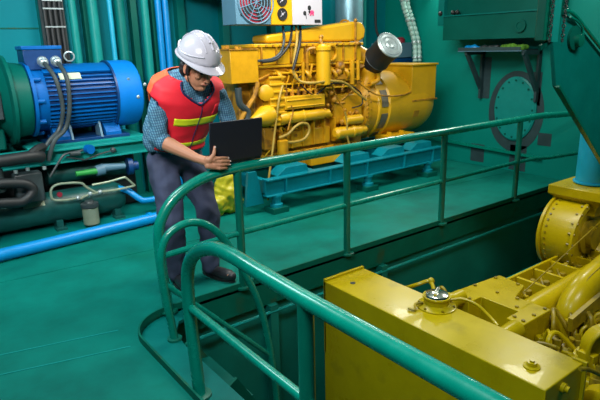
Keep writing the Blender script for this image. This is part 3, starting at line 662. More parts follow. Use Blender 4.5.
for nm, pts, r_, M, lb in (('control_cable', [(283, 27, 2.15), (284, 40, 2.0), (281, 52, 1.99), (272, 59, 1.99), (258, 61, 1.99)], .014, DGREY, 'grey control cable curving left from the cabinet onto the engine'),
                       ('control_cable', [(296, 26, 2.15), (297, 40, 2.0), (294, 60, 1.98), (294, 74, 1.97), (300, 81, 1.96), (312, 83, 1.86), (330, 81, 1.90), (345, 83, 1.95), (356, 92, 1.96), (366, 100, 1.98)], .015, HOSEY, 'tan cable looping right from the cabinet across the engine block'),
                       ('control_cable', [(292, 26, 2.15), (290, 42, 2.0), (284, 52, 1.98), (275, 60, 1.97), (262, 62, 1.98)], .014, BLK, 'black cable curving left just behind the grey one'),
                       ('control_cable', [(300, 26, 2.15), (300, 40, 2.0), (297, 55, 1.96), (293, 70, 1.95)], .016, BLK, 'black cable hanging straight down from the cabinet')):
    b = MB(); b.tube(smooth_path([at(*p[:2], 'Y', p[2]) for p in pts], 6), r_, 10); tag(b.put(nm, M), lb, 'cable')

# ---- behind the generator
g = thing('exhaust_duct', (4.45, 3.3, 0), 'wide silver-blue vertical duct behind the engine', 'duct')
b = MB(); b.tube([(4.40, 3.25, 0), (4.40, 3.25, 3.6)], .20, 32); b.put('duct_shell', DUCT, g)
b = MB(); b.lathe((4.40, 3.25, 2.6), (0, 0, 1), [(0, .215), (.04, .215)], 32); b.put('duct_joint', STEEL, g)
b = MB(); b.tube([(4.80, 3.35, 0), (4.80, 3.35, 3.6)], .03, 10); tag(b.put('wall_pipe', TEALL), 'slim light green vertical pipe right of the silver duct', 'pipe')
b = MB(); b.tube(smooth_path([(4.98, 3.3, 3.6), (4.98, 3.3, 2.3), (4.99, 3.28, 1.9), (5.05, 3.2, 1.75)], 6), .02, 10); tag(b.put('wall_cable', BLK), 'thin black cable hanging behind the air filter', 'cable')
g = thing('junction_box', (5.1, 3.1, 1.45), 'pale blue box with red caps on the wall behind the air filter', 'box')
b = MB(); b.box((4.85, 3.0, 1.50), (5.48, 3.25, 1.72)); b.put('box_body', GREY, g, bevel=.008)
b = MB(); b.box((4.85, 2.99, 1.40), (5.48, 3.27, 1.49)); b.box((5.0, 3.27, 1.55), (5.1, 3.52, 1.6)); b.put('box_shelf', BLUED, g)
for x in (4.92, 5.12, 5.32):
    b = MB(); b.lathe((x, 3.1, 1.72), (0, 0, 1), [(0, .07), (.05, .07), (.08, .04)], 16); b.put('red_cap', REDM, g)
for dx, lb in ((0, 'ribbed pale corrugated hose, the left one of the pair'), (.085, 'ribbed pale corrugated hose, the right one of the pair')):
    g = thing('corrugated_hose', (5.3, 2.85, 1.4), lb, 'hose', 'corrugated hoses beside the generator')
    pts = smooth_path([at(403, -40, 'Y', 2.9)+V((dx-.06, 0, .0)), at(405.5, 0, 'Y', 2.9)+V((dx-.06, 0, 0)), at(411, 20, 'Y', 2.88)+V((dx-.06, 0, 0)), at(417, 42, 'Y', 2.82)+V((dx-.06, 0, 0)), at(418, 62, 'Y', 2.75)+V((dx-.06, 0, 0))], 14)
    b = MB(); b.tube(pts, [.036+.005*math.sin(k*2.1) for k in range(len(pts))], 12); b.put('hose_wall', HOSEC, g)
    for k in (14, 28, 42, 52):
        b = MB(); t = (pts[k+1]-pts[k]).normalized(); b.lathe(pts[k], t, [(-.012, .046), (.012, .046)], 14); b.put('hose_clamp', STEEL, g)

# ---- yellow bag behind the railing
mb = MB(); mb.ball((1.58, 2.06, .20), (.16, .11, .20)); mb.ball((1.68, 2.08, .13), (.10, .11, .13)); mb.ball((1.47, 2.05, .12), (.11, .11, .12)); mb.ball((1.60, 2.07, .36), (.13, .08, .09))
o = blob(mb, 'plastic_bag', BAGM, None, .014, 2, disp=.035, dscale=9); tag(o, 'crumpled yellow plastic bag on the deck behind the laptop', 'bag')


# ================================================================ LAPTOP
g = thing('laptop', (.70, .46, .94), 'open black laptop resting on the railing, lid back toward the camera', 'laptop')
LB = .945
b = MB(); b.box((.495, .335, LB), (.905, .60, LB+.022)); b.put('base', LAPM, g, bevel=.004)
b = MB(); M_ = Matrix.Translation((.70, .335, LB+.018)) @ Matrix.Rotation(math.radians(6), 4, 'X')
b.box((-.205, -.010, 0), (.205, .002, .275), M_); b.put('lid', LAPM, g, bevel=.004)
b = MB(); b.box((-.19, .002, .015), (.19, .004, .26), M_); b.put('screen', BLUED, g)
b = MB(); b.cyl((.55, .338, LB+.018), (.85, .338, LB+.018), .010, .010, 12); b.put('hinge', BLK, g)
b = MB()
for r_ in range(5):
    for c_ in range(14): b.box((.525+c_*.0255, .40+r_*.022, LB+.022), (.546+c_*.0255, .417+r_*.022, LB+.025))
b.put('keyboard', DGREY, g)

# ================================================================ THE MAN
g = thing('person', (.50, .72, 0), 'man in white hard hat and red safety vest leaning over a laptop on the railing', 'person')
HC = V((.556, .53, 1.578))           # centre of the head
pit, yaw = math.radians(-25), math.radians(9)
hf = V((math.sin(yaw)*math.cos(pit), -math.cos(yaw)*math.cos(pit), math.sin(pit)))
hs = V((math.cos(yaw), math.sin(yaw), 0)); hu = hs.cross(-hf).normalized()
if hu.z < 0: hu = -hu
S = 1.12
H = lambda x, y, z: HC + (hs*x + hf*y + hu*z)*S
HM = Matrix((hs, hf, hu)).transposed()
mb = MB()
# head
mb.ball(H(0, -.01, .03), V((.078, .098, .092))*S, HM, 18); mb.ball(H(0, .035, -.045), V((.060, .060, .072))*S, HM, 16)
mb.ball(H(0, .065, -.095), V((.030, .028, .024))*S, HM); mb.ball(H(0, .085, .028), V((.055, .018, .016))*S, HM)
mb.cap(H(0, .096, .015), H(0, .118, -.030), .010, .015, 8); mb.ball(H(-.013, .108, -.036), .010, seg=8); mb.ball(H(.013, .108, -.036), .010, seg=8)
mb.ball(H(0, .092, -.060), V((.026, .014, .012))*S, HM, 10)
for sx in (-1, 1):
    mb.ball(H(.040*sx, .070, -.015), V((.024, .020, .024))*S, HM, 10); mb.ball(H(.080*sx, -.005, -.005), V((.010, .022, .034))*S, HM, 10)
    mb.cap(H(.055*sx, .0, -.06), H(.022*sx, .06, -.10), .022, .018, 8)
NB = V((.545, .655, 1.455))
mb.cap(H(0, -.035, -.06), NB, .062, .070, 14)
# torso, legs
HIP = V((.50, .88, .95)); CH = V((.545, .74, 1.28))
mb.chain([(HIP, .13), (V((.51, .86, 1.08)), .12), (CH, .11), (NB-V((0, 0, .08)), .075)])
SHR = V((.325, .665, 1.435)); SHL = V((.785, .655, 1.415))
ELR = V((.285, .66, 1.115)); WRR = V((.435, .40, 1.0)); ELL = V((.855, .66, 1.125)); WRL = V((.80, .46, 1.0))
DN = V((0, 0, .04)); mb.chain([(NB-DN, .055), (SHR-DN, .045)]); mb.chain([(NB-DN, .055), (SHL-DN, .045)])
for sh, el, wr in ((SHR, ELR, WRR), (SHL, ELL, WRL)): mb.chain([(sh-DN, .045), (el, .046), (el.lerp(wr, .3), .052), (wr, .032)])
KNR = V((.355, .70, .50)); ANR = V((.375, .75, .09)); KNL = V((.65, .70, .50)); ANL = V((.635, .70, .09))
HR = HIP+V((-.10, 0, -.04)); HL = HIP+V((.10, 0, -.04))
for hh, kn, an, toe in ((HR, KNR, ANR, V((.36, .56, .05))), (HL, KNL, ANL, V((.68, .50, .05)))):
    mb.chain([(hh, .09), (kn, .058), (an, .04)]); mb.cap(an-V((0, 0, .04)), toe, .035, .03)
# right hand: palm against the laptop corner, fingers across the lid, thumb up
PR = V((.500, .305, .972))
mb.cap(WRR, PR+V((-.02, .02, .008)), .030, .032, 10)
mb.chain([(PR+V((-.025, .012, .022)), .026), (PR+V((.015, -.003, .026)), .023)], 10); mb.chain([(PR+V((-.025, .012, -.015)), .026), (PR+V((.012, -.003, -.026)), .022)], 10)
for k, (z, x1, x2, zz) in enumerate(((1.003, .575, .618, .990), (.979, .580, .632, .966), (.955, .577, .628, .943), (.932, .565, .606, .922))):
    mb.chain([(PR+V((.012, -.008, (z-.968)*.9)), .0125), (V((x1-.025, .282, z)), .0112), (V((x1+.010, .288, (z+zz)/2+.001)), .0102), (V((x2, .304, zz)), .0088)], 8)
mb.chain([(PR+V((-.02, .0, .022)), .019), (V((.508, .292, 1.030)), .0135), (V((.518, .296, 1.058)), .0115), (V((.522, .300, 1.078)), .009)], 8)
# left hand on the keyboard
PL = V((.775, .455, .995))
mb.cap(WRL, PL+V((0, -.0, .0)), .028, .026, 10); mb.chain([(PL+V((-.02, 0, 0)), .020), (PL+V((.025, 0, 0)), .020)], 10)
for k in range(4):
    x = PL.x-.03+k*.021; mb.chain([(V((x, PL.y-.015, .995)), .011), (V((x-.004, PL.y-.045, .997)), .010), (V((x-.006, PL.y-.062, .980)), .008)], 8)
mb.chain([(PL+V((-.03, .005, -.005)), .013), (PL+V((-.05, -.025, -.008)), .010), (PL+V((-.052, -.045, -.012)), .0085)], 8)
blob(mb, 'body', SKIN, g, .0042, 2)
for p_ in ((.633, .296, .966), (.628, .296, .943), (.619, .296, .990), (.523, .292, 1.076)):
    b = MB(); b.ball(p_, (.006, .004, .005)); b.put('fingernail', NAIL, g)
# face details
for sx in (-1, 1):
    b = MB(); b.ball(H(.032*sx, .088, .006), V((.014, .008, .006))*S, HM, 10); b.put('eye', HAIR, g)
    b = MB(); b.tube([H(.014*sx, .105, .026), H(.032*sx, .104, .031), H(.050*sx, .092, .026)], .0038, 6); b.put('eyebrow', HAIR, g)
b = MB(); b.tube([H(-.022, .098, -.062), H(0, .107, -.059), H(.022, .098, -.062)], .0045, 6); b.put('mouth', LIP, g)
mb = MB(); mb.ball(H(0, -.030, .035), V((.088, .092, .095))*S, HM, 16); mb.ball(H(0, -.06, -.03), V((.075, .055, .06))*S, HM, 14)
for sx in (-1, 1): mb.cap(H(.080*sx, .020, .03), H(.078*sx, .012, -.022), .014, .011, 8); mb.cap(H(.076*sx, -.04, .0), H(.068*sx, -.045, -.05), .026, .02, 8)
blob(mb, 'hair', HAIR, g, .007, 2, disp=.008, dscale=30)
# hard hat
hg = MB(); n = 40; prof = []
HT = HC + hu*.068*S - V((.004, 0, 0)) - hf*.004
for i in range(12):
    t = i/11*PI/2; ring = []
    for j in range(n):
        a = 2*PI*j/n; c, s_ = math.cos(a), math.sin(a)
        rx, ry, rz = .120, .148, .142
        bump_ = 1 + .03*math.exp(-(c*rx/.020)**2*1.0)*(math.sin(t))*(1 if abs(s_) > 0 else 1)
        ridge = .008*max(0, 1-abs(c*math.cos(PI/2-t)*rx)/.022)*math.sin(t)
        ring.append(HT + hs*(c*rx*math.cos(PI/2-t) if i else 0)*S + hf*(s_*ry*math.cos(PI/2-t) if i else 0)*S + hu*(rz*math.sin(PI/2-t) + .0)*S + hu*ridge)
    prof.append(ring)
# prof[0] is the crown, last is the rim
inner = [[HT+(p-HT)*.97 for p in r] for r in prof]
hg.rings(prof, cap=False)
hg.b.faces.new([v for v in list(hg.b.verts)[:n]][::-1])
hat = hg.put('hard_hat', HAT, g, smooth=60)
md = hat.modifiers.new('solid', 'SOLIDIFY'); md.thickness = .004; md.offset = -1
hat['label'] = 'white hard hat with short peak'
b = MB(); rs = []
for j in range(n+1):
    a = 2*PI*j/n; c, s_ = math.cos(a), math.sin(a)
    ext = .012 + (.040*max(0, s_)**1.6); drop = -.006-.018*max(0, s_)**2
    p0 = HT + (hs*c*.118+hf*s_*.148)*S; p1 = HT + (hs*c*(.118+ext*.75)+hf*s_*(.148+ext))*S + hu*drop*S
    rs.append([p0+hu*.004, p1+hu*.003, p1-hu*.003, p0-hu*.003])
b.rings(rs[:-1], closed=True); b.put('brim', HAT, hat, smooth=50)
def dome(x, y, off=.002):       # point on the helmet shell
    zz = math.sqrt(max(0, 1-(x/.118)**2-(y/.150)**2))
    nrm = V((x/.118**2, y/.148**2, zz/.142)).normalized()
    q = V((x, y, zz*.142))+nrm*off
    return HT+(hs*q.x+hf*q.y+hu*q.z)*S
for sx in (-1, 0, 1):
    b = MB(); b.tube([dome(.042*sx, -.12+.235*k/14, .002 if sx else .004) for k in range(15)], .0035 if sx else .007, 8); b.put('ridge', HAT, hat)
b = MB(); b.tube([dome(-.012+.024*k/3, .082, .006) for k in range(4)], .004, 6); b.put('vent_slot', DGREY, hat)
b = MB()
for sx in (-1, 1): b.tube([dome(sx*.115*math.cos(a), .138*math.sin(a), .004) for a in [math.radians(-60+k*12) for k in range(11)]], .0045, 6)
b.put('rain_gutter', HAT, hat)
b = MB(); b.tube(smooth_path([H(-.086, .02, .05), H(-.084, .03, -.03), H(-.060, .05, -.09), H(0, .055, -.124), H(.060, .05, -.09), H(.084, .03, -.03), H(.086, .02, .05)], 5), .0042, 6); b.put('chin_strap', BLK, hat)

# ---- clothes
def body_ring(t):      # torso cross-sections from hem (0) to neck (1)
    K = [(0.0, (.505, .875, .93), .185, .135, 10), (.22, (.51, .86, 1.06), .185, .135, 14), (.45, (.525, .80, 1.20), .205, .145, 22), (.66, (.545, .735, 1.32), .228, .145, 28),
         (.80, (.550, .69, 1.415), .270, .140, 30), (.90, (.550, .672, 1.487), .242, .120, 28), (.96, (.548, .665, 1.525), .155, .098, 26), (1.0, (.548, .655, 1.542), .088, .082, 26)]
    for (t0, c0, a0_, b0, l0), (t1, c1, a1_, b1, l1) in zip(K, K[1:]):
        if t <= t1: break
    u = (t-t0)/(t1-t0); u = min(1, max(0, u))
    c = V(c0).lerp(V(c1), u); return c, a0_+(a1_-a0_)*u, b0+(b1-b0)*u, math.radians(l0+(l1-l0)*u)
def tp(t, a, off=0):   # a = 0 front, +90 deg = his left (+X)
    c, rx, ry, lean = body_ring(t); yw = math.radians(7)
    side = V((math.cos(yw), math.sin(yw), 0)); fr = V((math.sin(yw), -math.cos(yw), 0))
    fr = (fr*math.cos(lean)-V((0, 0, 1))*math.sin(lean)).normalized()
    e = .82
    f = lambda v: math.copysign(abs(v)**e, v)
    wr = .006*noise.noise(V((a*2.2, t*9, 1)))
    return c + side*f(math.sin(a))*(rx+off+wr) + fr*f(math.cos(a))*(ry+off+wr)
def shell(name, M, parent, ts, as_, off, keep, th, smooth=60):
    bm = bmesh.new(); G_ = [[bm.verts.new(tp(t, a, off)) for a in as_] for t in ts]
    for i in range(len(ts)-1):
        for j in range(len(as_)-1):
            if keep((ts[i]+ts[i+1])/2, (as_[j]+as_[j+1])/2): bm.faces.new((G_[i][j], G_[i][j+1], G_[i+1][j+1], G_[i+1][j]))
    bmesh.ops.remove_doubles(bm, verts=bm.verts, dist=1e-5)
    for v in [v for v in bm.verts if not v.link_faces]: bm.verts.remove(v)
    o = put(bm, name, M, parent, smooth=smooth); md = o.modifiers.new('solid', 'SOLIDIFY'); md.thickness = th; md.offset = 1
    return o
mb = MB()
N_ = 28
mb.rings([[tp(t, 2*PI*j/N_, .0) for j in range(N_)] for t in [.13+k/16*.87 for k in range(17)]])
mb.rings([[tp(t, 2*PI*j/N_, .012) for j in range(N_)] for t in (.13, .2)])
mb.chain([(NB-V((.06, 0, .03)), .07), (SHR+V((.025, 0, -.03)), .068), (SHR.lerp(ELR, .5), .070), (ELR, .060), (ELR.lerp(WRR, .10), .058)])
mb.chain([(NB-V((-.06, 0, .03)), .07), (SHL+V((-.025, 0, -.03)), .066), (SHL.lerp(ELL, .5), .066), (ELL, .056), (ELL.lerp(WRL, .45), .048)])
mb.cap(NB+V((0, 0, .0)), NB+V((.004, -.015, .10)), .080, .070)
mb.cap(V((.325, .86, 1.07)), V((.36, .84, 1.22)), .075, .08)     # loose shirt tail at his side
blob(mb, 'shirt', DENIM, g, .009, 3, disp=.014, dscale=15, stretch=(1, 1, .6))['label'] = 'light blue plaid work shirt'
b = MB(); d = (WRR-ELR).normalized(); b.lathe(ELR+d*.045, d, [(-.03, .052), (-.02, .062), (.02, .060), (.03, .050)], 18); b.put('rolled_cuff', DENIM, g)
def arm_open(t, a): return t > .50 and t < .79 and 72 < abs(math.degrees(a)) < 114
def vee(t, a): return t > .80 and abs(math.degrees(a)) < (t-.80)*230
TS = [k/48 for k in range(5, 49)]; AF = [math.radians(-90+k*3) for k in range(61)]; AB = [math.radians(90+k*3) for k in range(61)]
shell('vest_front', VRED, g, TS, AF, .020, lambda t, a: t > .17 and not arm_open(t, a) and not vee(t, a) and t < .985, .006)
shell('vest_back', VORG, g, TS, AB, .020, lambda t, a: t > .17 and not arm_open(t, a if a < PI else 2*PI-a) and t < .985, .006)['label'] = 'orange back and shoulder panel of the vest'
# stripes and binding
AS = [math.radians(-50+k*4) for k in range(26)]
for t0, t1, a_lo, a_hi in ((.55, .65, -38, 64), (.24, .30, -30, 75)):
    shell('reflective_stripe', VYEL, g, [t0+(t1-t0)*k/4 for k in range(5)], [math.radians(a_lo+(a_hi-a_lo)*k/24) for k in range(25)], .0275, lambda t, a: True, .003)
for sx in (-1, 1):
    b = MB(); b.tube([tp(.80+.175*k/14, sx*math.radians(.175*k/14*230), .030) for k in range(15)], .007, 8); b.put('binding', VTRIM, g)
    pts = [tp(.50, sx*math.radians(120-68*k/8), .026) for k in range(9)][::-1]
    pts = [tp(.79-.29*k/10, sx*math.radians(70), .028) for k in range(11)]
    b = MB(); b.tube(pts, .007, 8); b.put('binding', VTRIM, g)
b = MB(); b.tube([tp(.18+.60*k/20, math.radians(2), .027) for k in range(21)], .0035, 6); b.put('zip', VTRIM, g)
shell('chest_pocket', VRED, g, [.66, .70, .74, .78], [math.radians(k) for k in range(22, 50, 4)], .027, lambda t, a: True, .004)
# trousers
mb = MB()
mb.rings([[tp(t, 2*PI*j/N_, -.006) for j in range(N_)] for t in (.0, .05, .12, .2, .28)])
mb.ball(HIP+V((0, .01, -.03)), (.19, .15, .13), seg=18)
for hh, kn, an in ((HR, KNR, ANR), (HL, KNL, ANL)): mb.chain([(hh+V((0, 0, 0)), .112), (hh.lerp(kn, .5), .105), (kn, .086), (kn.lerp(an, .5)+V((0, .01, 0)), .083), (an+V((0, 0, .0)), .078)], 16)
blob(mb, 'trousers', TROU, g, .010, 4, disp=.020, dscale=8, stretch=(1, 1, .8))
for an, toe in ((ANR, V((.35, .545, .045))), (ANL, V((.69, .50, .045)))):
    mb = MB(); d = (toe-V((an.x, an.y, .045))).normalized(); heel = V((an.x, an.y, .045))-d*.05
    mb.chain([(heel, .040), (heel.lerp(toe, .45), .044), (toe-d*.02, .047), (toe+d*.015, .036)], 12); mb.cap(an, V((an.x, an.y, .05)), .05, .045)
    s_ = blob(mb, 'shoe', SHOE, g, .007, 3)
    b = MB(); side = V((d.y, -d.x, 0)); out = []
    for k in range(24):
        a = 2*PI*k/24; L_ = (toe-heel).length/2+.045; c = (heel+toe)/2; p = c+d*math.cos(a)*L_+side*math.sin(a)*.048; out.append(V((p.x, p.y, 0)))
    b.rings([out, [p+V((0, 0, .018)) for p in out]]); b.put('sole', BLK, s_)

# ================================================================ RIGHT WALL ITEMS
g = thing('overhead_casing', (5.1, 1.4, 1.72), 'dark green steel casing box fixed high on the right wall', 'box')
b = MB(); b.box((5.12, .62, 1.735), (5.5, 2.14, 2.05)); b.put('lower_casing', TEALD, g, bevel=.004)
b = MB(); b.box((5.22, .62, 2.05), (5.5, 2.20, 3.4)); b.put('upper_casing', TEALD, g, bevel=.004)
b = MB(); b.box((5.10, .62, 2.04), (5.22, 2.15, 2.055)); b.put('shelf_edge', TEALP, g)
b = MB(); b.box((5.15, 2.16, 1.93), (5.5, 2.26, 3.4)); b.put('end_plate', TEALP, g)
b = MB(); b.lathe((5.12, .98, 1.88), (-1, 0, 0), [(0, .075), (.03, .075), (.03, .045), (.02, .04)], 20); b.put('lug', TEALD, g)
b = MB()
for y in (2.21, 2.0, 1.93): b.ball((5.14, y, 2.09), .03)
b.each('fastener', BLK, g)
g = thing('wall_shelf', (5.3, 1.4, 1.15), 'grey steel bracket shelf on the right wall with diagonal braces', 'shelf')
b = MB(); b.box((5.06, .92, 1.585), (5.5, 1.82, 1.60)); b.box((5.05, .92, 1.585), (5.06, 1.82, 1.635)); b.put('tray', PURP, g)
b = MB(); b.box((5.045, .90, 1.583), (5.055, 1.82, 1.592)); b.put('front_lip', GREY, g)
for y in (1.72, .90):
    b = MB(); b.beam((5.10, y, 1.58), (5.48, y, 1.06), .05, .045, (0, 1, 0)); b.beam((5.47, y, 1.60), (5.47, y, .95), .07, .03, (0, 1, 0)); b.beam((5.08, y, 1.565), (5.48, y, 1.565), .05, .03, (0, 1, 0)); b.put('brace', PURP, g)
mb = MB(); mb.ball((5.2, 1.70, 1.63), (.06, .12, .035)); o = blob(mb, 'blue_cloth', PIPEB, None, .01, 2, disp=.02, dscale=14); tag(o, 'small blue cloth bundle on the left end of the wall shelf', 'cloth')
mb = MB()
for k in range(6): mb.ball((5.2, 1.56-.045*k, 1.625+.01*(k % 2)), (.05, .035, .028))
o = blob(mb, 'shackle_bundle', DGREY, None, .008, 1, disp=.015, dscale=20); tag(o, 'dark metal bits heaped in the middle of the wall shelf', 'hardware')
mb = MB()
for k in range(7): mb.ball((5.2, 1.24-.045*k, 1.63), (.06, .04, .033))
o = blob(mb, 'green_rag', GRNL, None, .01, 2, disp=.03, dscale=14); tag(o, 'mossy green rag on the right part of the wall shelf', 'rag')

# inclined stair side plate, descending to the right, and the hanging chain column
PY = -.82
g = thing('stair_stringer', (4.2, PY, -1.6), 'broad dark green stair side plate slanting down at the right edge', 'stairs')
q = lambda x, y: (at(x, y, 'Y', PY).x, at(x, y, 'Y', PY).z)
e1 = q(600, 160); e0 = q(556, 86); sl = (e1[1]-e0[1])/(e1[0]-e0[0])
u0 = q(572, 17); u1 = q(600, 52); su = (u1[1]-u0[1])/(u1[0]-u0[0])
su = (u1[1]-u0[1])/(u1[0]-u0[0])
ZL = e0[1]+(5.45-e0[0])*sl; ZU = u1[1]+(5.45-u1[0])*su
tl = q(553, 42)
b = MB(); b.prism([tl, e0, (5.45, ZL), (5.45, ZU), u1, u0, q(563, 14), q(553, 12)], 'Y', PY, PY+.03); b.put('side_plate', TEALP, g, bevel=.004)
b = MB(); p = [V((e0[0], PY-.012, e0[1])), V((5.4, PY-.012, ZL))]; b.beam(p[0], p[1], .03, .02); b.put('lower_flange', RAILD, g)
b = MB(); p = [V((x, PY-.03, z)) for x, z in (q(561, 11), q(566, 12), q(574, 19), u1)]; p.append(V((5.3, PY-.03, u1[1]+(5.3-u1[0])*su))); b.tube(smooth_path(p, 4), .014, 10); b.put('handrail', RAIL, g)
c = q(572, 35); b = MB(); b.lathe((c[0]+.02, PY, c[1]-.02), (0, -1, 0), [(0, .085), (.02, .085), (.025, .06)], 24); b.put('pulley_lug', TEALD, g)
b = MB(); b.lathe((c[0]+.04, PY-.03, c[1]-.04), (0, -1, 0), [(-.01, .045), (.025, .045), (.03, .02)], 20); b.put('roller', RAILD, g)
b = MB(); b.tube(smooth_path([V((q(*p_)[0], PY-.03, q(*p_)[1])) for p_ in ((566, 17), (574, 22), (579, 31), (577, 44))], 4), .008, 8); b.put('guide_strip', RAIL, g)
g = thing('hoist_column', (2.62, PY-.03, 1.69), 'hanging green column with two chains at the upper right', 'hoist')
PY -= .09
x0, x1 = q(545, 20)[0], q(561, 20)[0]
b = MB(); b.box((x0, PY, 1.70), (x1, PY+.06, 3.6)); b.put('column', RAILD, g, bevel=.004)
xs = q(552, 20)[0], q(558.5, 20)[0]
b = MB(); b.box((xs[0], PY-.01, 1.69), (xs[1], PY, 3.6)); b.put('front_strip', TEALL, g)
for x in (q(548, 20)[0], q(561, 20)[0]):
    b = MB()
    for k in range(40):
        z = 1.70+k*.030
        if k % 2: b.torus((x, PY-.022, z), (1, 0, 0), .011, .0045, 8, 5)
        else: b.torus((x, PY-.022, z), (0, 1, 0), .011, .0045, 8, 5)
    b.put('chain', DGREY, g)
b = MB(); b.beam(V((q(544, 48)[0], PY+.03, q(544, 48)[1])), V((x1-.02, PY+.03, 1.71)), .02, .03); b.put('toe_plate', TEALD, g)

# ================================================================ PIT ENGINE
g = thing('header_tank', (1.43, -.82, -1.6), 'big olive-yellow rectangular header tank in the pit beside the near railing', 'tank')
b = MB(); b.box((1.23, -1.70, -1.35), (1.63, .05, 0)); b.put('tank_shell', OLV, g, bevel=.006)
b = MB(); b.box((1.23, .028, -.6), (1.63, .052, .018)); b.box((1.612, -1.72, -.4), (1.634, -1.64, .012)); b.each('edge_flange', OLV, g, bevel=.003)
b = MB(); b.lathe((1.55, -.75, 0), (0, 0, 1), [(0, .13), (.008, .13), (.012, .112), (.02, .10), (.026, .084), (.06, .084), (.066, .092), (.078, .092)], 32); b.put('filler_neck', OLV, g)
b = MB(); b.lathe((1.55, -.75, .078), (0, 0, 1), [(0, .080), (.012, .076), (.02, .05), (.022, .01)], 32); b.obox((1.55, -.75, .106), (.12, .022, .016), Matrix.Rotation(.5, 3, 'Z')); p = b.put('filler_cap', CHROME, g)
b = MB()
for k in range(6): a = k*PI/3; b.bolt((1.55+.115*math.cos(a), -.75+.115*math.sin(a), .01), (0, 0, 1), .009, .01)
b.tube(smooth_path([(1.47, -.70, .03), (1.42, -.68, .025), (1.38, -.71, .012), (1.36, -.67, .012)], 4), .009, 8); b.each('cap_latch', OLVD, g)
b = MB(); b.lathe((1.375, -1.54, 0), (0, 0, 1), [(0, .045), (.006, .045), (.01, .028), (.03, .026)], 24); b.lathe((1.375, -1.54, .02), (0, 0, 1), [(0, .014), (.02, .014)], 6); b.put('vent_plug', OLV, g)
b = MB(); b.lathe((1.37, -.12, 0), (0, 0, 1), [(0, .020), (.003, .020)], 16); b.put('plug_hole', DGREY, g)
b = MB(); b.lathe(at(562, 387, 'Y', -1.70), (0, -1, 0), [(0, .028), (.02, .028), (.022, .018), (.04, .018)], 12); b.put('side_plug', OLV, g)
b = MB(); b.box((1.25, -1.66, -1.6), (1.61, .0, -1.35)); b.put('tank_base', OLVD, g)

ENG = G
G = thing('marine_engine', (3.0, -1.0, -1.6), 'olive-yellow marine diesel engine in the pit behind the header tank', 'engine')
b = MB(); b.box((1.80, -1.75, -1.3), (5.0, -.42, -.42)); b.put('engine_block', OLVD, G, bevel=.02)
b = MB(); b.box((1.9, -1.9, -1.6), (5.1, .0, -1.3)); b.put('engine_bed', PITW, G)
b = MB(); b.beam(at(512, 279, 'Z', -.45)+V((-.3, 0, 0)), at(540, 266, 'Z', -.45)+V((.3, 0, 0)), .08, .02); b.put('bed_flange', RAIL, G)
# stepped water housing
zt = -.10
b = MB(); b.prism([(1.93, -.55), (2.52, -.60), (2.49, -.84), (2.27, -.90), (2.27, -1.17), (1.93, -1.17), (1.93, -1.04), (2.08, -1.04), (2.08, -.74), (1.93, -.74)], 'Z', -.42, zt); b.put('water_housing', OLV, G, bevel=.006)
b = MB()
for x, y in ((1.98, -.60), (2.2, -.60), (2.44, -.62), (2.46, -.80), (2.24, -.93), (2.24, -1.14), (2.10, -1.14), (1.97, -1.14), (2.22, -.78), (2.12, -1.0), (1.98, -.71), (1.98, -1.07)): b.bolt((x, y, zt), (0, 0, 1), .013, .012)
b.each('housing_bolt', OLVD, G)
b = MB(); b.box((1.93, -1.04, -.42), (2.08, -.74, -.34)); b.put('housing_floor', OLVD, G)
b = MB(); b.lathe((1.63, -.66, -.09), (1, 0, 0), [(0, .05), (.02, .06), (.14, .06), (.15, .07), (.19, .07), (.2, .055), (.32, .055)], 20); b.put('inlet_stub', OLV, G)
b = MB(); b.lathe((1.63, -1.14, -.13), (1, 0, 0), [(0, .05), (.10, .055), (.24, .065), (.27, .06), (.30, .03)], 24); b.put('outlet_stub', OLV, G)
b = MB(); b.tube(smooth_path([at(449, 300, 'Z', .03), at(462, 299, 'Z', .03), at(477, 305, 'Z', -.0), at(490, 317, 'Z', -.04), at(498, 326, 'Z', -.06)], 6), .011, 10); b.put('vent_hose', OLV, G)
b = MB(); b.tube(smooth_path([at(405, 288, 'Z', -.05), at(416, 285, 'Z', .0), at(428, 281, 'Z', .03), at(432, 284, 'Z', .02), at(434, 291, 'Z', 0)], 5), .014, 8); b.ball(at(431, 281, 'Z', .03), .026); b.put('elbow_fitting', OLV, G)
b = MB(); b.torus(at(443, 292, 'Z', .02), (1, -.3, .2), .035, .012, 16, 8, 0, PI*1.4); b.put('hook', OLVD, G)
# rocker box row along the far side
b = MB(); b.box((2.45, -.84, -.42), (4.3, -.60, -.32)); b.put('rocker_gallery', OLVD, G, bevel=.01)
b = MB()
for k in range(7):
    x = 2.50+k*.27
    b.box((x, -.86, -.42), (x+.03, -.60, -.19))
b.box((2.45, -.60, -.34), (4.3, -.575, -.18)); b.each('gallery_web', OLV, G, bevel=.004)
for k in range(6):
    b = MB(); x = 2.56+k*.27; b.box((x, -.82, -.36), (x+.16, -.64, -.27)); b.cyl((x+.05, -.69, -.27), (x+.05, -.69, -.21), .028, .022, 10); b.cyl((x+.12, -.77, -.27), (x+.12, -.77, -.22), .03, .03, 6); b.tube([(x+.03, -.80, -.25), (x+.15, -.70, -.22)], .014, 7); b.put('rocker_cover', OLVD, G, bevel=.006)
b = MB(); b.tube([at(523, 293, 'Z', -.02)+V((0, 0, 0)), at(600, 222, 'Z', .16)], .005, 6); b.put('fuel_line', OLVD, G)
# big water manifold
b = MB(); b.lathe((2.36, -.97, -.23), (1, .03, 0), [(-.06, .06), (-.02, .085), (.03, .095), (2.0, .095)], 28); b.put('water_manifold', OLV, G)
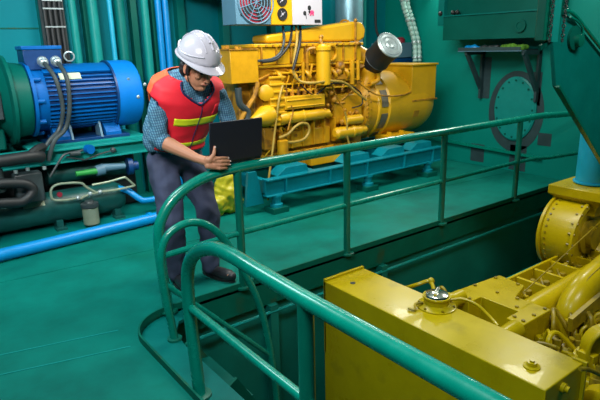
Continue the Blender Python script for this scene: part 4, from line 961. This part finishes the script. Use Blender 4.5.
# intake elbow
e = smooth_path([(2.50, -1.20, -.42), (2.50, -1.195, -.28), (2.53, -1.19, -.17), (2.66, -1.18, -.08), (2.90, -1.17, -.03), (3.3, -1.14, .0), (3.9, -1.12, .01)], 6)
b = MB(); b.tube(e, .10, 28); b.put('intake_elbow', OLV, G)
b = MB(); b.lathe((2.50, -1.20, -.40), (0, 0, 1), [(0, .135), (.03, .135)], 26)
for k in range(8): a = k*PI/4+.3; b.bolt((2.50+.118*math.cos(a), -1.20+.118*math.sin(a), -.37), (0, 0, 1), .012, .012)
b.put('elbow_flange', OLVD, G)
b = MB(); pts = [e[k]+V((0, -.03, .0955)) for k in range(12, 30)]; b.tube(pts, .005, 6); b.put('casting_ridge', OLVD, G)
# channel edge right of the elbow and fittings
b = MB(); b.beam(at(570, 325, 'Z', -.15), at(603, 297, 'Z', -.10), .03, .10); b.put('side_rail', OLVD, G)
b = MB(); b.box((2.0, -1.62, -.44), (2.5, -1.20, -.34)); b.put('fuel_pump', OLV, G, bevel=.02)
for k in range(9):
    b = MB(); x = 2.1+k*.16; b.box((x, 2.03, .60), (x+.02, 2.13, .88)); b.put('block_rib', YEL, ENG)
random.seed(21)
for k in range(44):
    x = 1.78+random.random()*.85; y = -1.70+random.random()*.48; z = -.30+random.random()*.12
    b = MB(); M_ = random.choice([OLV, OLVD, OLVD, OLV, CHROME if k % 9 == 0 else OLVD])
    if k % 3 == 0:
        b.tube(smooth_path([(x, y, z-.06), (x+.03, y+.02, z+.05), (x+random.uniform(.04, .2), y+random.uniform(-.12, .12), z+.06), (x+random.uniform(.05, .25), y+random.uniform(-.15, .15), z-.06)], 5), .010+.010*random.random(), 8); b.put('fuel_pipe', M_, G)
    elif k % 3 == 1:
        b.lathe((x, y, z-.08), (random.uniform(-.3, .3), random.uniform(-.3, .3), 1), [(0, .045), (.08, .045), (.085, .03), (.12, .03), (.125, .018), (.16, .018)], 10); b.put('pump_fitting', M_, G)
    else:
        b.obox((x, y, z), (.10, .06, .06), Matrix.Rotation(random.random()*3, 3, 'Z')); b.bolt((x, y, z+.03), (0, 0, 1), .018, .02); b.put('bracket', M_, G, bevel=.006)
# large ring cover at the right edge, its hose and lower body
c = at(612, 352, 'Y', -1.66)
b = MB(); b.torus(c, (.55, .8, -.05), .150, .013, 32, 10); b.torus(c+V((.02, .03, 0)), (.55, .8, -.05), .125, .012, 32, 10); b.lathe(c, V((.55, .8, -.05)), [(.05, .13), (.12, .13)], 32); b.put('round_cover', OLV, G)
b = MB(); b.tube(smooth_path([at(580, 369, 'Y', -1.78), at(590, 370, 'Y', -1.80), at(604, 378, 'Y', -1.80), at(612, 392, 'Y', -1.8)], 5), .012, 10); b.put('coolant_hose', OLVD, G)
b = MB(); p = at(600, 398, 'Y', -1.7); b.lathe(p, (1, .1, 0), [(-.10, .05), (-.08, .085), (.3, .085)], 24); b.put('lower_barrel', OLV, G)

# drum and exhaust
DX, DZ = 3.74, -.03
g = thing('flywheel_drum', (DX, -.6, -.42), 'round olive-yellow drum casing rising from the far end of the pit engine', 'drum')
b = MB(); b.lathe((DX, -.40, DZ), (0, -1, 0), [(0, .32), (.0, .345), (.025, .345), (.03, .325), (.06, .33), (.30, .33), (.305, .35), (.33, .35), (.335, .30), (.30, .28), (.29, .02)], 56); b.put('drum_casing', OLV, g)
b = MB()
for k in range(22): a = 2*PI*k/22; b.cyl((DX+.336*math.cos(a), -.68, DZ+.336*math.sin(a)), (DX+.336*math.cos(a), -.74, DZ+.336*math.sin(a)), .012, .012, 6)
for k in range(18): a = math.radians(70+k*10); b.bolt((DX+.328*math.cos(a), -.47, DZ+.328*math.sin(a)), (math.cos(a), 0, math.sin(a)), .010, .012)
b.each('drum_bolt', OLVD, g)
b = MB(); b.lathe((DX, -.66, DZ), (0, -1, 0), [(0, .16), (.06, .16), (.07, .10), (.12, .10)], 28); b.put('hub', OLVD, g)
b = MB(); b.box((DX-.25, -.72, -.62), (DX+.25, -.42, -.30)); b.put('drum_foot', OLVD, g)
g = thing('exhaust_bracket', (3.88, -.58, .28), 'yellow flared box on the drum carrying the pale blue pipe', 'bracket')
b = MB(); b.rings([[V((x, y, z)) for x, y in ((a_, c_), (b__, c_), (b__, d_), (a_, d_))] for z, a_, b__, c_, d_ in ((.18, 3.68, 4.0, -.76, -.46), (.27, 3.68, 4.0, -.78, -.44), (.34, 3.60, 4.15, -.86, -.36), (.42, 3.60, 4.15, -.86, -.36))]); b.put('flared_box', OLV, g, bevel=.004)
g = thing('exhaust_pipe', (3.92, -.60, .43), 'pale blue upright pipe standing on the yellow box at the right edge', 'pipe')
b = MB(); b.tube(smooth_path([(3.93, -.60, .42), (3.93, -.60, .9), (3.93, -.60, 1.1), (3.98, -.60, 1.24), (4.12, -.60, 1.32), (4.5, -.60, 1.34), (5.35, -.60, 1.34)], 6), .145, 32); b.put('pipe_run', PIPEL, g)
b = MB(); b.lathe((3.93, -.60, .43), (0, 0, 1), [(0, .165), (.012, .165)], 32); b.put('pipe_flange', PIPEL, g)
